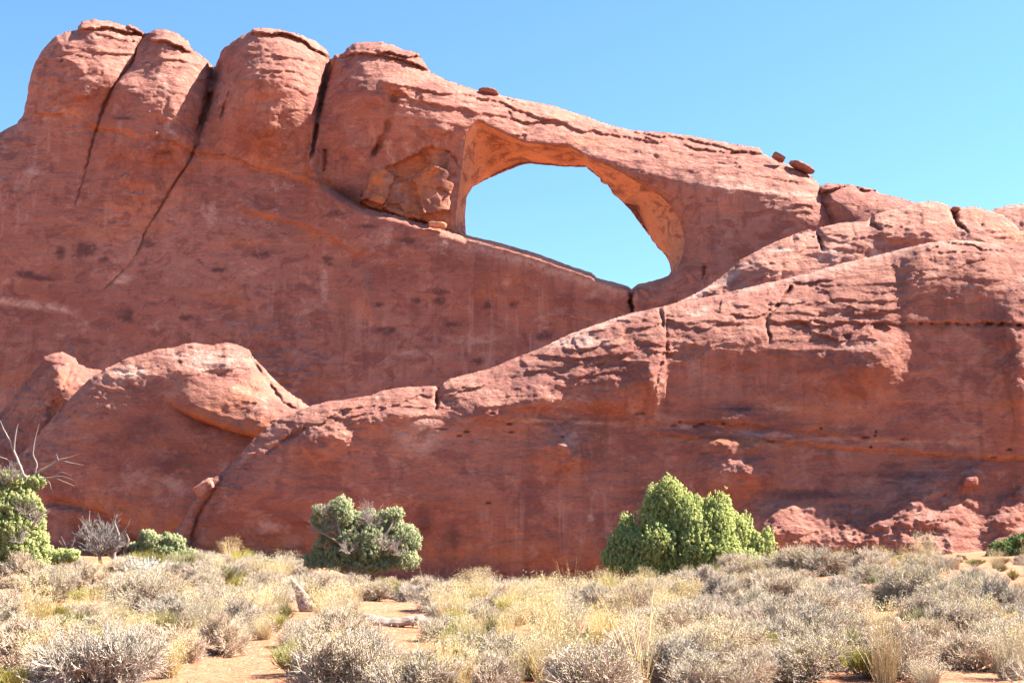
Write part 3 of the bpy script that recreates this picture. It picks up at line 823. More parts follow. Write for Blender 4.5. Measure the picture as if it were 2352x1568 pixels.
    pale += 0.6 * spot(PX, PY, 960, 1000, 50, 40) + 0.6 * spot(PX, PY, 620, 1210, 40, 14) + 0.5 * spot(PX, PY, 1310, 1010, 20, 18) + 0.6 * spot(PX, PY, 1340, 785, 80, 16)
    pale += 0.6 * band(PX, PY, F_POLY[15:40], 4, 14, 1250, 1480, 9) + 0.7 * spot(PX, PY, 1356, 1188, 9, 9) + 0.5 * spot(PX, PY, 1345, 1100, 9, 5) + 0.4 * band(PX, PY, F_POLY[20:44], 4, 16, 1700, 2300, 19)
    dark = sum(spot(PX, PY, *s) for s in [(2060, 1090, 120, 10), (1500, 1130, 60, 7), (1700, 940, 60, 6), (970, 1200, 22, 40), (1040, 1230, 20, 30), (1410, 1240, 24, 26)]) * 0.8
    dark += 0.9 * spot(PX, PY, 1850, 1135, 130, 12) + 0.8 * spot(PX, PY, 2050, 1070, 30, 10)
    return r, {'orange': org, 'pale': pale, 'dark': dark}
formation('rock_fin', rough_poly(F_POLY, 5, 1.3, 14), (350, 2680, 535, 1400), 2.5, 61, 8.7, f_relief,
          lambda px, py: 1.9 + 1.6 * S(900, 1300, px) + 1.6 * S(1500, 1900, px) - 2.6 * S(2020, 2120, px) + 1.2 * S(2250, 2352, px) + 0 * py,
          M_FIN, 'long red rock fin across the front, rising to the right behind the junipers', 'rock fin', thick=6)

# ------------------------------------------------------------------ loose rocks and slabs
def rock_blob(name, px, py, Y, w, h, d, rot, seed, mat, label, cat, flat=0.35, parent=None, lump=0.25, box=0.55):
    """weathered block: a deformed superellipsoid, w,h,d in px/px/m"""
    m = Y / F
    n1, n2 = 40, 22
    th = np.linspace(0, 2 * np.pi, n1, endpoint=False)
    ph = np.linspace(-np.pi / 2, np.pi / 2, n2)
    T, P = np.meshgrid(th, ph)
    def se(c, e):
        return np.sign(c) * np.abs(c) ** e
    x = se(np.cos(P), flat) * se(np.cos(T), box)
    y = se(np.cos(P), flat) * se(np.sin(T), box)
    z = se(np.sin(P), 0.55 if box < 0.6 else 0.8)
    n = fbm(T * 1.0 + seed * 3.1 + np.cos(P), P * 2 + seed, 4, seed, 0.6)
    n = np.where((T > 5.5), n, n)
    nn = fbm(x * 1.6 + seed, z * 2.2 + y * 1.3, 4, seed + 2, 0.6)
    k = 1 + lump * nn
    stp = 0.04 * np.sin(z * 9 + seed + nn * 2)
    x, y, z = x * (k + stp), y * (k + stp), z * k
    x, z = x * w * m / 2, z * h * m / 2
    y = y * d / 2
    c, s = math.cos(rot), math.sin(rot)
    x, z = x * c - z * s, x * s + z * c
    ctr = at(px, py, Y)
    V = np.stack([x, y, z], -1).reshape(-1, 3)
    if parent is not None:
        V = V + ctr
    i, j = np.meshgrid(np.arange(n2 - 1), np.arange(n1), indexing='ij')
    a = i * n1 + j; b = i * n1 + (j + 1) % n1
    Q = np.stack([a, b, b + n1, a + n1], -1).reshape(-1, 4)
    zz = np.zeros(len(V))
    o = mesh_np(name, V, [Q], mat, parent, attrs={'orange': zz, 'pale': zz, 'dark': zz})
    if parent is None:
        o.location = ctr
        tag(o, label, cat)
    return o

def wy(px, py):
    return float(plane_y(px, py, 101.0, 7.6))
CAPS = [(918, 172, 62, 24, 2.4, -0.05)]
for i, (x, y, w, h, d, r) in enumerate(CAPS):
    Yc = wy(x, y) + 3.3
    if i == 0: Yc = wy(x, y) + 1.6
    rock_blob('cap_rock', x, y, Yc, w, h, d, r, 500 + i, M_ROCK, '', '', parent=wall)
rock_blob('boulder', 1122, 212, wy(1122, 212) + 3.2, 48, 16, 1.5, -0.14, 520, M_ROCK, 'small lens shaped boulder perched alone on the left slope of the arch span', 'boulder', flat=0.9, box=0.9, lump=0.3)
rock_blob('boulder', 1842, 384, wy(1842, 384) + 3.4, 62, 16, 1.5, -0.45, 521, M_ROCK, 'tilted flat boulder perched on the right end of the arch wall', 'boulder', flat=0.85, box=0.9, lump=0.3)
rock_blob('boulder', 1788, 362, wy(1788, 362) + 3.2, 30, 11, 1.2, -0.55, 522, M_ROCK, 'tiny pointed slab left of the tilted boulder on the arch wall', 'boulder')
rock_blob('boulder', 2195, 482, float(plane_y(2195, 482, 84, 13)) + 2.6, 22, 14, 1.0, 0.1, 534, M_LEDGE, 'small round boulder in the gap between two humps of the pale ledges', 'boulder', flat=0.8, box=0.95)
# slab and boulder leaning in the gully between mound and fin
formation('rock_slab', rough_poly([(372, 1300), (384, 1252), (400, 1222), (424, 1190), (446, 1146), (462, 1116), (486, 1098), (506, 1090), (520, 1098), (500, 1122), (474, 1156), (452, 1188), (440, 1225), (432, 1300)], 5, 1.2, 16),
          (360, 530, 1080, 1310), 2.5, 61.5, 13, soft_relief(460, 0.2, 0.08, 0.10, 1.2), 0.7, M_FIN,
          'slanting slab of rock leaning in the gully between the mound and the fin', 'rock slab', thick=1.2)
rock_blob('boulder', 478, 1122, 63.3, 50, 32, 2.0, 0.62, 561, M_FIN, 'block wedged in the gully on the lower left edge of the fin', 'boulder', lump=0.16, flat=0.25, box=0.35)
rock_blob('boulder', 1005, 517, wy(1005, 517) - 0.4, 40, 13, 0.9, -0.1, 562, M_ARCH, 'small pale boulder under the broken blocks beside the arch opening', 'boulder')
for (x, y, w, h, d, r) in []:
    pass

# ------------------------------------------------------------------ ground
def gz(x, y):
    x = np.asarray(x, float); y = np.asarray(y, float)
    right = S(2.5, 9.5, x) * S(20, 38, y)
    left = S(4.5, 10.5, -x) * S(20, 38, y)
    mid = (1 - np.maximum(right, left)) * S(28, 40, y)
    z = 0.62 * right + 0.60 * left - 0.22 * mid - 0.75 * (1 - right) * (1 - left) * S(46, 58, y)
    z = z + 0.35 * S(0.2, 0.9, right) * S(42, 56, y) * S(10, 22, x)
    z = z + 0.10 * fbm(x / 3.5, y / 3.5, 3, 701) * S(6, 12, y) + 0.03 * fbm(x / 0.7, y / 0.7, 3, 703)
    return z

def axis(lo, hi, step, far, grow=1.22):
    a = list(np.arange(lo, hi + step, step))
    s = step
    b = a[-1]
    while b < far:
        s *= grow
        b += s
        a.append(b)
    s = step
    b = a[0]
    pre = []
    while b > -far:
        s *= grow
        b -= s
        pre.append(b)
    return np.array(pre[::-1] + a)

def sand_mat():
    t = NT('sand')
    big = t.noise(t.coords((0.240, 0.217, 0.214)), 1, 5, 0.6)
    col = t.mix(t.ramp(big, [(0.35, 0.0), (0.65, 1.0)]), (0.411, 0.177, 0.094), (0.453, 0.223, 0.131))
    fine = t.noise(t.coords(), 7, 6, 0.7)
    col = t.mix(t.ramp(fine, [(0.45, 0.0), (0.72, 0.6)]), col, (0.309, 0.118, 0.064))
    litter = t.noise(t.coords((1, 1.4, 1)), 19, 5, 0.75, 0.6)
    col = t.mix(t.ramp(litter, [(0.62, 0.0), (0.70, 0.7)]), col, (0.233, 0.137, 0.092))
    h1 = t.noise(t.coords(), 2.6, 8, 0.66)
    h2 = t.noise(t.coords((1.2, 3.0, 1)), 4.5, 4, 0.6, 0.8)
    t.bsdf(col, 0.95, t.math('ADD', h1, t.math('MULTIPLY', h2, 0.3)), 0.9, 0.22, 0.1)
    return t.m
gxs = axis(-20, 20, 0.16, 6000)
gys = axis(8, 62, 0.16, 6000)
GX, GY = np.meshgrid(gxs, gys)
GZ = gz(GX, GY)
idx = np.arange(GX.size).reshape(GX.shape)
gq = np.stack([idx[:-1, :-1], idx[:-1, 1:], idx[1:, 1:], idx[1:, :-1]], -1).reshape(-1, 4)
ground = mesh_np('ground', np.stack([GX, GY, GZ], -1).reshape(-1, 3), [gq], sand_mat())
ground['kind'] = 'structure'

def on_ground(px, py):
    X, Z = ray(px, py)
    lo = None
    prev = 6.0
    for Y in np.arange(6.0, 62, 0.25):
        if CAMZ + Z * Y < gz(X * Y, Y):
            return np.array([X * Y, Y, gz(X * Y, Y)])
    Y = 60.0
    return np.array([X * Y, Y, gz(X * Y, Y)])

rs = random.Random(4)
for k in range(14):
    sx = rs.uniform(2060, 2352)
    Ys = rs.uniform(48, 57)
    Xs, _ = ray(sx, 1290)
    w = rs.uniform(9, 26)
    o = rock_blob('stone', sx, 1290, Ys, w, w * rs.uniform(0.45, 0.7), w * Ys / F * 0.8, rs.uniform(-0.3, 0.3), 600 + k, M_FIN, 'small red stone among the rubble at the right foot of the fin', 'stone', flat=0.4, box=0.45)
    o.location.z = float(gz(Xs * Ys, Ys)) + 0.04
    o['group'] = 'rubble at the foot of the fin'

# ------------------------------------------------------------------ plant geometry
def prisms(P0, P1, r0, r1, k=3):
    """separate tapered prisms, vectorised"""
    P0 = np.asarray(P0, float); P1 = np.asarray(P1, float)
    n = len(P0)
    r0 = np.broadcast_to(r0, (n,)); r1 = np.broadcast_to(r1, (n,))
    d = P1 - P0
    d /= np.linalg.norm(d, axis=1)[:, None] + 1e-9
    ref = np.where(np.abs(d[:, 2:3]) < 0.9, np.array([[0, 0, 1.0]]), np.array([[1.0, 0, 0]]))
    a = np.cross(d, ref); a /= np.linalg.norm(a, axis=1)[:, None]
    b = np.cross(d, a)
    V = []
    for P, r in ((P0, r0), (P1, r1)):
        for i in range(k):
            t = 2 * np.pi * i / k
            V.append(P + (a * math.cos(t) + b * math.sin(t)) * r[:, None])
    V = np.stack(V, 1).reshape(-1, 3)
    base = np.arange(n)[:, None] * (2 * k)
    Q = []
    for i in range(k):
        j = (i + 1) % k
        Q.append(np.concatenate([base + i, base + j, base + k + j, base + k + i], 1))
    return V, np.concatenate(Q)

def spikes(P, D, length, rad, rng):
    """little three sided leaf spikes"""
    n = len(P)
    d = D / (np.linalg.norm(D, axis=1)[:, None] + 1e-9)
    ref = rng.normal(size=(n, 3))
    a = np.cross(d, ref); a /= np.linalg.norm(a, axis=1)[:, None] + 1e-9
    b = np.cross(d, a)
    L = np.broadcast_to(length, (n,))[:, None]; R_ = np.broadcast_to(rad, (n,))[:, None]
    V = np.stack([P + a * R_, P - a * R_ * 0.5 + b * R_ * 0.87, P - a * R_ * 0.5 - b * R_ * 0.87, P + d * L], 1).reshape(-1, 3)
    base = np.arange(n)[:, None] * 4
    T = np.concatenate([np.concatenate([base + i, base + (i + 1) % 3, base + 3], 1) for i in range(3)])
    return V, T

def merge(parts):
    V, Fs, o = [], {}, 0
    for v, f in parts:
        V.append(v)
        Fs.setdefault(f.shape[1], []).append(f + o)
        o += len(v)
    return np.concatenate(V), [np.concatenate(x) for x in Fs.values()]

def twig_mat(name, cols, rough=0.85, trans=0.0):
    t = NT(name)
    g = t.n('ShaderNodeNewGeometry')
    oi = t.n('ShaderNodeObjectInfo')
    col = t.ramp(g.outputs['Random Per Island'], [(i / max(1, len(cols) - 1), c) for i, c in enumerate(cols)])
    hs = t.n('ShaderNodeHueSaturation')
    t.l(t.math('ADD', t.math('MULTIPLY', oi.outputs['Random'], 0.30), 0.85), hs.inputs['Value'])
    t.l(t.math('ADD', t.math('MULTIPLY', oi.outputs['Random'], 0.5), 0.75), hs.inputs['Saturation'])
    t.l(col, hs.inputs['Color'])
    b = t.bsdf(hs.outputs[0], rough, spec=0.2)
    if trans:
        tr = t.n('ShaderNodeBsdfTranslucent')
        t.l(hs.outputs[0], tr.inputs[0])
        mx = t.n('ShaderNodeMixShader')
        mx.inputs[0].default_value = trans
        t.l(b.outputs[0], mx.inputs[1]); t.l(tr.outputs[0], mx.inputs[2])
        t.l(mx.outputs[0], t.out.inputs[0])
    return t.m

M_TWIG = twig_mat('grey_twigs', [(0.318, 0.226, 0.164), (0.503, 0.405, 0.330), (0.418, 0.323, 0.259), (0.603, 0.517, 0.440)])
M_TWIGLEAF = twig_mat('dry_leaves', [(0.344, 0.282, 0.169), (0.290, 0.245, 0.134), (0.399, 0.342, 0.229), (0.317, 0.216, 0.114)])
M_STEM = twig_mat('dark_stems', [(0.120, 0.088, 0.072), (0.192, 0.144, 0.120)])
M_YELLOW = twig_mat('yellow_stems', [(0.335, 0.278, 0.081), (0.393, 0.345, 0.138), (0.263, 0.247, 0.081), (0.421, 0.390, 0.212)], trans=0.15)
M_STRAW = twig_mat('straw', [(0.559, 0.434, 0.229), (0.629, 0.508, 0.306), (0.490, 0.360, 0.188), (0.665, 0.556, 0.391)], trans=0.2)
M_WHITE = twig_mat('white_plumes', [(0.449, 0.408, 0.354), (0.503, 0.469, 0.415), (0.381, 0.354, 0.286)])
M_SAGE = twig_mat('pale_sage', [(0.354, 0.340, 0.258), (0.422, 0.394, 0.313), (0.313, 0.292, 0.204)])
M_JUN = twig_mat('juniper_leaves', [(0.329, 0.386, 0.121), (0.464, 0.517, 0.190), (0.378, 0.435, 0.144), (0.329, 0.262, 0.138), (0.573, 0.607, 0.270)], trans=0.3)
M_JUNY = twig_mat('bright_juniper_leaves', [(0.293, 0.357, 0.120), (0.419, 0.483, 0.192), (0.349, 0.413, 0.152), (0.306, 0.221, 0.130), (0.530, 0.579, 0.273)], trans=0.3)
M_JUND = twig_mat('dark_green_leaves', [(0.104, 0.151, 0.049), (0.151, 0.200, 0.062), (0.124, 0.173, 0.049)], trans=0.2)
M_DEAD = twig_mat('bleached_wood', [(0.223, 0.179, 0.158), (0.290, 0.245, 0.218), (0.257, 0.212, 0.185), (0.184, 0.142, 0.125)])
M_BARK = twig_mat('juniper_bark', [(0.192, 0.128, 0.096), (0.272, 0.200, 0.160), (0.224, 0.152, 0.120)])

def wood_mat(name, c1, c2):
    t = NT(name)
    n1 = t.noise(t.coords((0.7, 9, 9)), 1.2, 6, 0.65, 0.4)
    col = t.mix(t.ramp(n1, [(0.3, 0.0), (0.7, 1.0)]), c1, c2)
    crk = t.noise(t.coords((0.5, 16, 16)), 1.5, 4, 0.6, 0.6)
    col = t.mix(t.ramp(crk, [(0.58, 0.0), (0.66, 0.85)]), col, tuple(c * 0.35 for c in c1))
    t.bsdf(col, 0.85, t.math('ADD', n1, crk), 0.8, 0.02, 0.2)
    return t.m
M_LOG = wood_mat('weathered_log', (0.259, 0.180, 0.144), (0.403, 0.310, 0.259))

def rand_dir(rng, n, lo=10, hi=88):
    el = np.radians(np.degrees(np.arcsin(rng.uniform(math.sin(math.radians(lo)), math.sin(math.radians(hi)), n))))
    az = rng.uniform(0, 2 * np.pi, n)
    return np.stack([np.cos(el) * np.cos(az), np.cos(el) * np.sin(az), np.sin(el)], 1)

def twig_tree(rng, n1, ks, Rh, Hh, lens, rad, jitter=0.75, lo=12, up=0.15):
    """bushy branching; returns list of (P0,P1,r0,r1) per level, inside a dome Rh wide and Hh high"""
    D = rand_dir(rng, n1, lo)
    dome = 1 / np.sqrt((np.hypot(D[:, 0], D[:, 1]) / Rh) ** 2 + (D[:, 2] / Hh) ** 2)
    P0 = np.stack([rng.normal(0, 0.09 * Rh, n1), rng.normal(0, 0.09 * Rh, n1), np.full(n1, -0.02)], 1)
    P1 = P0 + D * (dome * rng.uniform(lens[0] * 0.8, lens[0] * 1.15, n1))[:, None]
    out = [(P0, P1, rad[0], rad[1])]
    sc_ = dome
    for lv, k in enumerate(ks):
        n = len(P0) * k
        par = np.repeat(np.arange(len(P0)), k)
        t = rng.uniform(0.35, 1.0, n)
        t[::k] = 1.0
        A = P0[par] + (P1[par] - P0[par]) * t[:, None]
        Dn = P1[par] - P0[par]
        Dn /= np.linalg.norm(Dn, axis=1)[:, None] + 1e-9
        J = rng.normal(0, 1, (n, 3))
        J /= np.linalg.norm(J, axis=1)[:, None]
        Dn = Dn + jitter * J
        Dn[:, 2] += up
        Dn /= np.linalg.norm(Dn, axis=1)[:, None]
        s2 = sc_[par]
        B = A + Dn * (s2 * lens[lv + 1] * rng.uniform(0.6, 1.25, n))[:, None]
        B[:, 2] = np.maximum(B[:, 2], 0.01)
        P0, P1, sc_ = A, B, s2
        out.append((P0, P1, rad[lv + 1], rad[lv + 2]))
    return out

def make_brush(name, seed, Rh, Hh, leafy=1.0, dens=1.0, mat=M_TWIG, leafmat=M_TWIGLEAF, thick=1.0):
    rng = np.random.RandomState(seed)
    lv = twig_tree(rng, int(26 * dens), (5, 6, 5), Rh, Hh, (0.45, 0.30, 0.22, 0.14), np.array([0.011, 0.007, 0.005, 0.0038, 0.0022]) * thick)
    V, Fs = merge([prisms(*l) for l in lv[1:]])
    root = mesh_np(name, V, Fs, mat, smooth=False)
    V, Fs = merge([prisms(*l) for l in lv[:1]])
    mesh_np('stems', V, Fs, M_STEM, root, smooth=False)
    tips = lv[-1][1]
    m = rng.rand(len(tips)) < 0.75 * leafy
    T = tips[m]
    P = np.concatenate([T + rng.normal(0, 0.018, T.shape) for _ in range(2)])
    D = rand_dir(rng, len(P), 5)
    V, T3 = spikes(P, D, rng.uniform(0.012, 0.026, len(P)), 0.0042, rng)
    mesh_np('leaves', V, [T3], leafmat, root, smooth=False)
    return root

def blades(rng, n, spread, h0, h1, lean, droop, r):
    az = rng.uniform(0, 2 * np.pi, n)
    rr = spread * np.sqrt(rng.rand(n))
    base = np.stack([rr * np.cos(az), rr * np.sin(az), np.full(n, -0.01)], 1)
    az2 = az + rng.normal(0, 0.9, n)
    ln = np.abs(rng.normal(0, lean, n)) + 0.04
    D = np.stack([np.sin(ln) * np.cos(az2), np.sin(ln) * np.sin(az2), np.cos(ln)], 1)
    L = rng.uniform(h0, h1, n)
    parts, P = [], base
    nseg = 4
    for s in range(nseg):
        Q = P + D * (L / nseg)[:, None]
        parts.append(prisms(P, Q, r * (1 - 0.22 * s), r * (1 - 0.22 * (s + 1))))
        D = D + np.stack([np.cos(az2), np.sin(az2), -np.ones(n)], 1) * (droop * rng.uniform(0.2, 1.2, n))[:, None]
        D /= np.linalg.norm(D, axis=1)[:, None]
        P = Q
    return parts, P

def make_grass(name, seed, h=0.55, n=260, lean=0.26, heads=True, spread=0.12, droop=0.07, r=0.0030):
    rng = np.random.RandomState(seed)
    parts, tips = blades(rng, n, spread, h * 0.55, h, lean, droop, r)
    if heads:
        T = np.repeat(tips[: n // 2], 6, 0)
        parts.append(spikes(T + rng.normal(0, 0.028, T.shape), rand_dir(rng, len(T), 20), rng.uniform(0.012, 0.03, len(T)), 0.004, rng))
    V, Fs = merge(parts)
    root = mesh_np(name, V, Fs, M_STRAW, smooth=False)
    return root

def make_broom(name, seed, Rh=0.6, Hh=0.5):
    rng = np.random.RandomState(seed)
    lv = twig_tree(rng, 60, (6, 5), Rh, Hh, (0.62, 0.34, 0.22), np.array([0.006, 0.004, 0.0034, 0.002]), jitter=0.38, lo=25, up=0.32)
    V, Fs = merge([prisms(*l) for l in lv[1:]])
    root = mesh_np(name, V, Fs, M_YELLOW, smooth=False)
    V, Fs = merge([prisms(*l) for l in lv[:1]])
    mesh_np('stems', V, Fs, M_STEM, root, smooth=False)
    return root

def make_plume(name, seed, Rh=0.6, Hh=0.75):
    rng = np.random.RandomState(seed)
    D = rand_dir(rng, 130, 42)
    L = rng.uniform(0.55, 1.0, 130)
    P0 = rng.normal(0, 0.10, (130, 3)) * np.array([1, 1, 0])
    P1 = P0 + D * np.array([Rh, Rh, Hh]) * L[:, None]
    V, Q = prisms(P0, P1, 0.006, 0.004)
    root = mesh_np(name, V, [Q], M_TWIG, smooth=False)
    t = rng.uniform(0.45, 1.02, (130, 60))
    A = (P0[:, None] + (P1 - P0)[:, None] * t[..., None]).reshape(-1, 3)
    A = A + rng.normal(0, 0.012, A.shape)
    dd = np.repeat(D, 60, 0) + rng.normal(0, 0.8, A.shape)
    V, T = spikes(A, dd, rng.uniform(0.02, 0.04, len(A)), 0.008, rng)
    mesh_np('plumes', V, [T], M_WHITE, root, smooth=False)
    return root

def copy_tree(o):
    c = o.copy(); COL.objects.link(c)
    for ch in o.children:
        d = ch.copy(); COL.objects.link(d); d.parent = c
    return c

# prototypes are used themselves first, then copied
class Proto:
    def __init__(s, makers):
        s.pool = makers            # list of root objects
        s.used = [False] * len(makers)
    def place(s, i, loc, scale, rz):
        i %= len(s.pool)
        o = s.pool[i] if not s.used[i] else copy_tree(s.pool[i])
        s.used[i] = True
        o.location = tuple(float(c) for c in loc)
        o.scale = scale
        o.rotation_euler = (0, 0, rz)
        return o

BRUSH = Proto([make_brush('blackbrush', 800 + i, r_, h_, lf, dn) for i, (r_, h_, lf, dn) in enumerate(
    [(0.70, 0.52, 1.0, 1.15), (0.62, 0.56, 0.7, 1.0), (0.75, 0.46, 1.2, 1.2), (0.60, 0.50, 0.5, 0.9), (0.70, 0.58, 1.0, 1.1), (0.66, 0.44, 0.9, 1.0), (0.80, 0.34, 1.6, 1.0), (0.52, 0.62, 0.3, 0.7)])])
BROOM = Proto([make_broom('snakeweed', 820 + i, r_, h_) for i, (r_, h_) in enumerate([(0.55, 0.50), (0.65, 0.45), (0.50, 0.56)])])
GRASS = Proto([make_grass('ricegrass', 840, 0.60, 300, 0.24, True, 0.13), make_grass('ricegrass', 841, 0.68, 220, 0.24, True, 0.13, 0.07),
               make_grass('ricegrass', 842, 0.50, 320, 0.36, True, 0.16, 0.10), make_grass('ricegrass', 843, 0.74, 150, 0.24, True, 0.14, 0.08)])
PLUME = Proto([make_plume('winterfat', 860, 0.55, 0.72), make_plume('winterfat', 861, 0.75, 0.62)])

placed = []       # (kind, obj, px, py, Y, radius)
def put(kind, px, py, wpx, var=None, zs=1.0, Y=None):
    """px,py: foot of the plant in the picture; wpx: its width there; Y: depth for plants whose foot is hidden"""
    proto, r0 = {'brush': (BRUSH, 0.66), 'broom': (BROOM, 0.57), 'grass': (GRASS, 0.30), 'plume': (PLUME, 0.62)}[kind]
    if Y is None:
        p = on_ground(px, py)
    else:
        X, _ = ray(px, py)
        p = np.array([X * Y, Y, gz(X * Y, Y)])
    rng = random.Random(int(px * 7 + py * 13 + wpx))
    s = wpx / 2 * (p[1] / F) / r0
    i = var if var is not None else rng.randrange(len(proto.pool))
    o = proto.place(i, p, (s, s, min(s, 1.35) * zs * rng.uniform(0.9, 1.12)), rng.uniform(0, 6.28))
    placed.append((kind, o, px, to_px(*p)[1], p[1], wpx / 2 * p[1] / F))
    return o

# hand-placed plants, front to back (foot x, foot y, width)
for a in [('brush', 230, 1590, 330, 0, 1.1), ('brush', 60, 1545, 260, 1, 1.1), ('brush', 780, 1590, 330, 2, 1.1), ('brush', 960, 1610, 260, 4, 1.0), ('brush', 505, 1508, 170, 1, 1.2),
          ('brush', 395, 1450, 190, 4, 1.1), ('brush', 330, 1408, 220, 0, 1.35), ('brush', 1115, 1590, 240, 3, 1.0), ('brush', 700, 1490, 170, 5, 1.1), ('brush', 1270, 1560, 210, 2, 1.0),
          ('broom', 180, 1460, 130, 0), ('broom', 120, 1440, 110, 1), ('broom', 215, 1490, 90, 2), ('brush', 110, 1378, 150, 2, 1.3), ('brush', 210, 1362, 130, 1, 1.3), ('brush', 40, 1470, 120, 5, 1.1),
          ('brush', 500, 1402, 120, 3, 1.2), ('grass', 590, 1440, 80, 0, 1.1), ('grass', 570, 1410, 60, 3, 1.0), ('broom', 625, 1452, 90, 1, 1.1), ('grass', 750, 1425, 90, 2, 1.4), ('grass', 775, 1418, 60, 1, 1.3),
          ('broom', 800, 1430, 70, 2), ('brush', 1000, 1405, 150, 1, 1.2), ('broom', 1010, 1390, 50, 0), ('brush', 1090, 1450, 150, 2, 1.1), ('broom', 1180, 1420, 130, 1, 1.0), ('grass', 1075, 1350, 60, 3, 1.0),
          ('grass', 1105, 1360, 50, 1, 1.0), ('grass', 1245, 1390, 50, 3, 1.0), ('grass', 1300, 1400, 90, 2, 1.1), ('brush', 1290, 1430, 130, 0, 1.1), ('grass', 1370, 1475, 60, 1, 1.15), ('grass', 1360, 1440, 50, 3, 0.8),
          ('brush', 1450, 1420, 150, 4, 1.2), ('brush', 1520, 1480, 220, 0, 1.2), ('brush', 1400, 1560, 180, 1, 1.0), ('grass', 1010, 1530, 60, 2, 1.0), ('grass', 1160, 1520, 60, 0, 1.2), ('grass', 1510, 1408, 80, 2, 0.9),
          ('brush', 1780, 1470, 210, 4, 1.1), ('brush', 1880, 1440, 200, 0, 1.2), ('brush', 1640, 1540, 230, 2, 1.1), ('brush', 1860, 1540, 250, 1, 1.1), ('brush', 2060, 1560, 240, 4, 1.1), ('brush', 2240, 1540, 240, 0, 1.1),
          ('brush', 2190, 1460, 200, 5, 1.1), ('brush', 2300, 1420, 190, 1, 1.2), ('brush', 2100, 1395, 190, 2, 1.3), ('brush', 2240, 1395, 160, 4, 1.2), ('brush', 1930, 1385, 150, 3, 1.2), ('brush', 1800, 1385, 150, 0, 1.2),
          ('brush', 1660, 1395, 150, 1, 1.2), ('brush', 1570, 1385, 140, 5, 1.2), ('broom', 1650, 1400, 60, 0), ('broom', 1700, 1420, 50, 2), ('grass', 2130, 1575, 90, 2, 0.9), ('brush', 2340, 1500, 160, 3, 1.1),
          ('plume', 330, 1345, 130, 1, 1.1)]:
    put(*a)
# back row (feet hidden): foot x, any y, width, variant, height, depth
for a in [('plume', 668, 1320, 95, 0, 1.15, 34), ('brush', 230, 1300, 70, 3, 0.8, 39), ('broom', 340, 1300, 110, 1, 1.1, 38), ('broom', 420, 1300, 120, 0, 1.1, 37), ('broom', 505, 1300, 120, 1, 1.0, 36), ('broom', 560, 1300, 80, 2, 1.0, 36),
          ('plume', 640, 1330, 90, 1, 1.0, 31), ('brush', 600, 1320, 130, 4, 1.0, 35), ('brush', 760, 1320, 130, 1, 1.1, 36), ('brush', 860, 1320, 130, 0, 1.0, 37), ('brush', 950, 1320, 120, 5, 1.0, 37), ('grass', 810, 1320, 70, 2, 1.2, 35),
          ('grass', 1072, 1320, 50, 1, 1.2, 38), ('grass', 1135, 1320, 40, 3, 1.0, 38), ('broom', 1060, 1340, 90, 0, 1.0, 34), ('brush', 1030, 1320, 110, 2, 1.0, 39), ('brush', 1180, 1330, 120, 3, 1.0, 37), ('broom', 1240, 1330, 110, 1, 1.0, 36),
          ('brush', 1330, 1320, 110, 0, 1.1, 38), ('broom', 1400, 1330, 110, 2, 1.0, 36), ('broom', 1475, 1330, 80, 0, 1.2, 37), ('brush', 1520, 1330, 120, 4, 1.0, 36), ('brush', 1620, 1320, 130, 1, 1.05, 37), ('brush', 1720, 1310, 130, 2, 1.1, 37),
          ('brush', 1830, 1300, 150, 0, 1.25, 37), ('brush', 1760, 1300, 120, 5, 1.1, 39), ('broom', 1930, 1300, 70, 0, 1.0, 40), ('broom', 1990, 1300, 50, 2, 1.0, 42), ('brush', 2040, 1300, 90, 3, 1.1, 43), ('broom', 2060, 1300, 80, 1, 1.0, 42),
          ('grass', 2125, 1290, 60, 0, 1.5, 43), ('broom', 2110, 1300, 60, 2, 0.9, 41), ('brush', 1900, 1310, 140, 4, 1.0, 36), ('brush', 2000, 1320, 150, 1, 1.0, 35), ('broom', 2240, 1300, 60, 1, 0.7, 46), ('broom', 2300, 1300, 60, 0, 0.7, 47), ('brush', 2350, 1290, 90, 3, 0.8, 45),
          ('brush', 500, 1320, 110, 2, 0.9, 44), ('broom', 560, 1320, 90, 0, 1.0, 45), ('brush', 610, 1320, 110, 6, 1.1, 45), ('grass', 655, 1320, 60, 0, 1.3, 44), ('brush', 690, 1320, 100, 4, 0.9, 46), ('brush', 745, 1320, 100, 0, 0.9, 45), ('grass', 585, 1320, 60, 2, 1.3, 42), ('brush', 575, 1320, 110, 5, 0.9, 48), ('brush', 660, 1320, 120, 1, 0.9, 48), ('grass', 530, 1320, 50, 1, 1.2, 46), ('brush', 800, 1320, 110, 2, 0.9, 46),
          ('brush', 700, 1320, 130, 0, 1.0, 38), ('broom', 760, 1320, 100, 1, 1.0, 39), ('grass', 620, 1320, 70, 0, 1.1, 38), ('brush', 540, 1320, 120, 7, 0.9, 39), ('brush', 460, 1320, 110, 4, 0.9, 40), ('brush', 960, 1320, 120, 1, 1.0, 40), ('broom', 900, 1320, 100, 0, 1.0, 40), ('grass', 700, 1320, 60, 2, 1.1, 36), ('brush', 640, 1320, 110, 3, 0.9, 41),
          ('brush', 40, 1330, 110, 5, 0.9, 32), ('brush', 130, 1320, 120, 2, 1.0, 33)]:
    put(a[0], a[1], a[2], a[3], a[4], a[5], a[6])

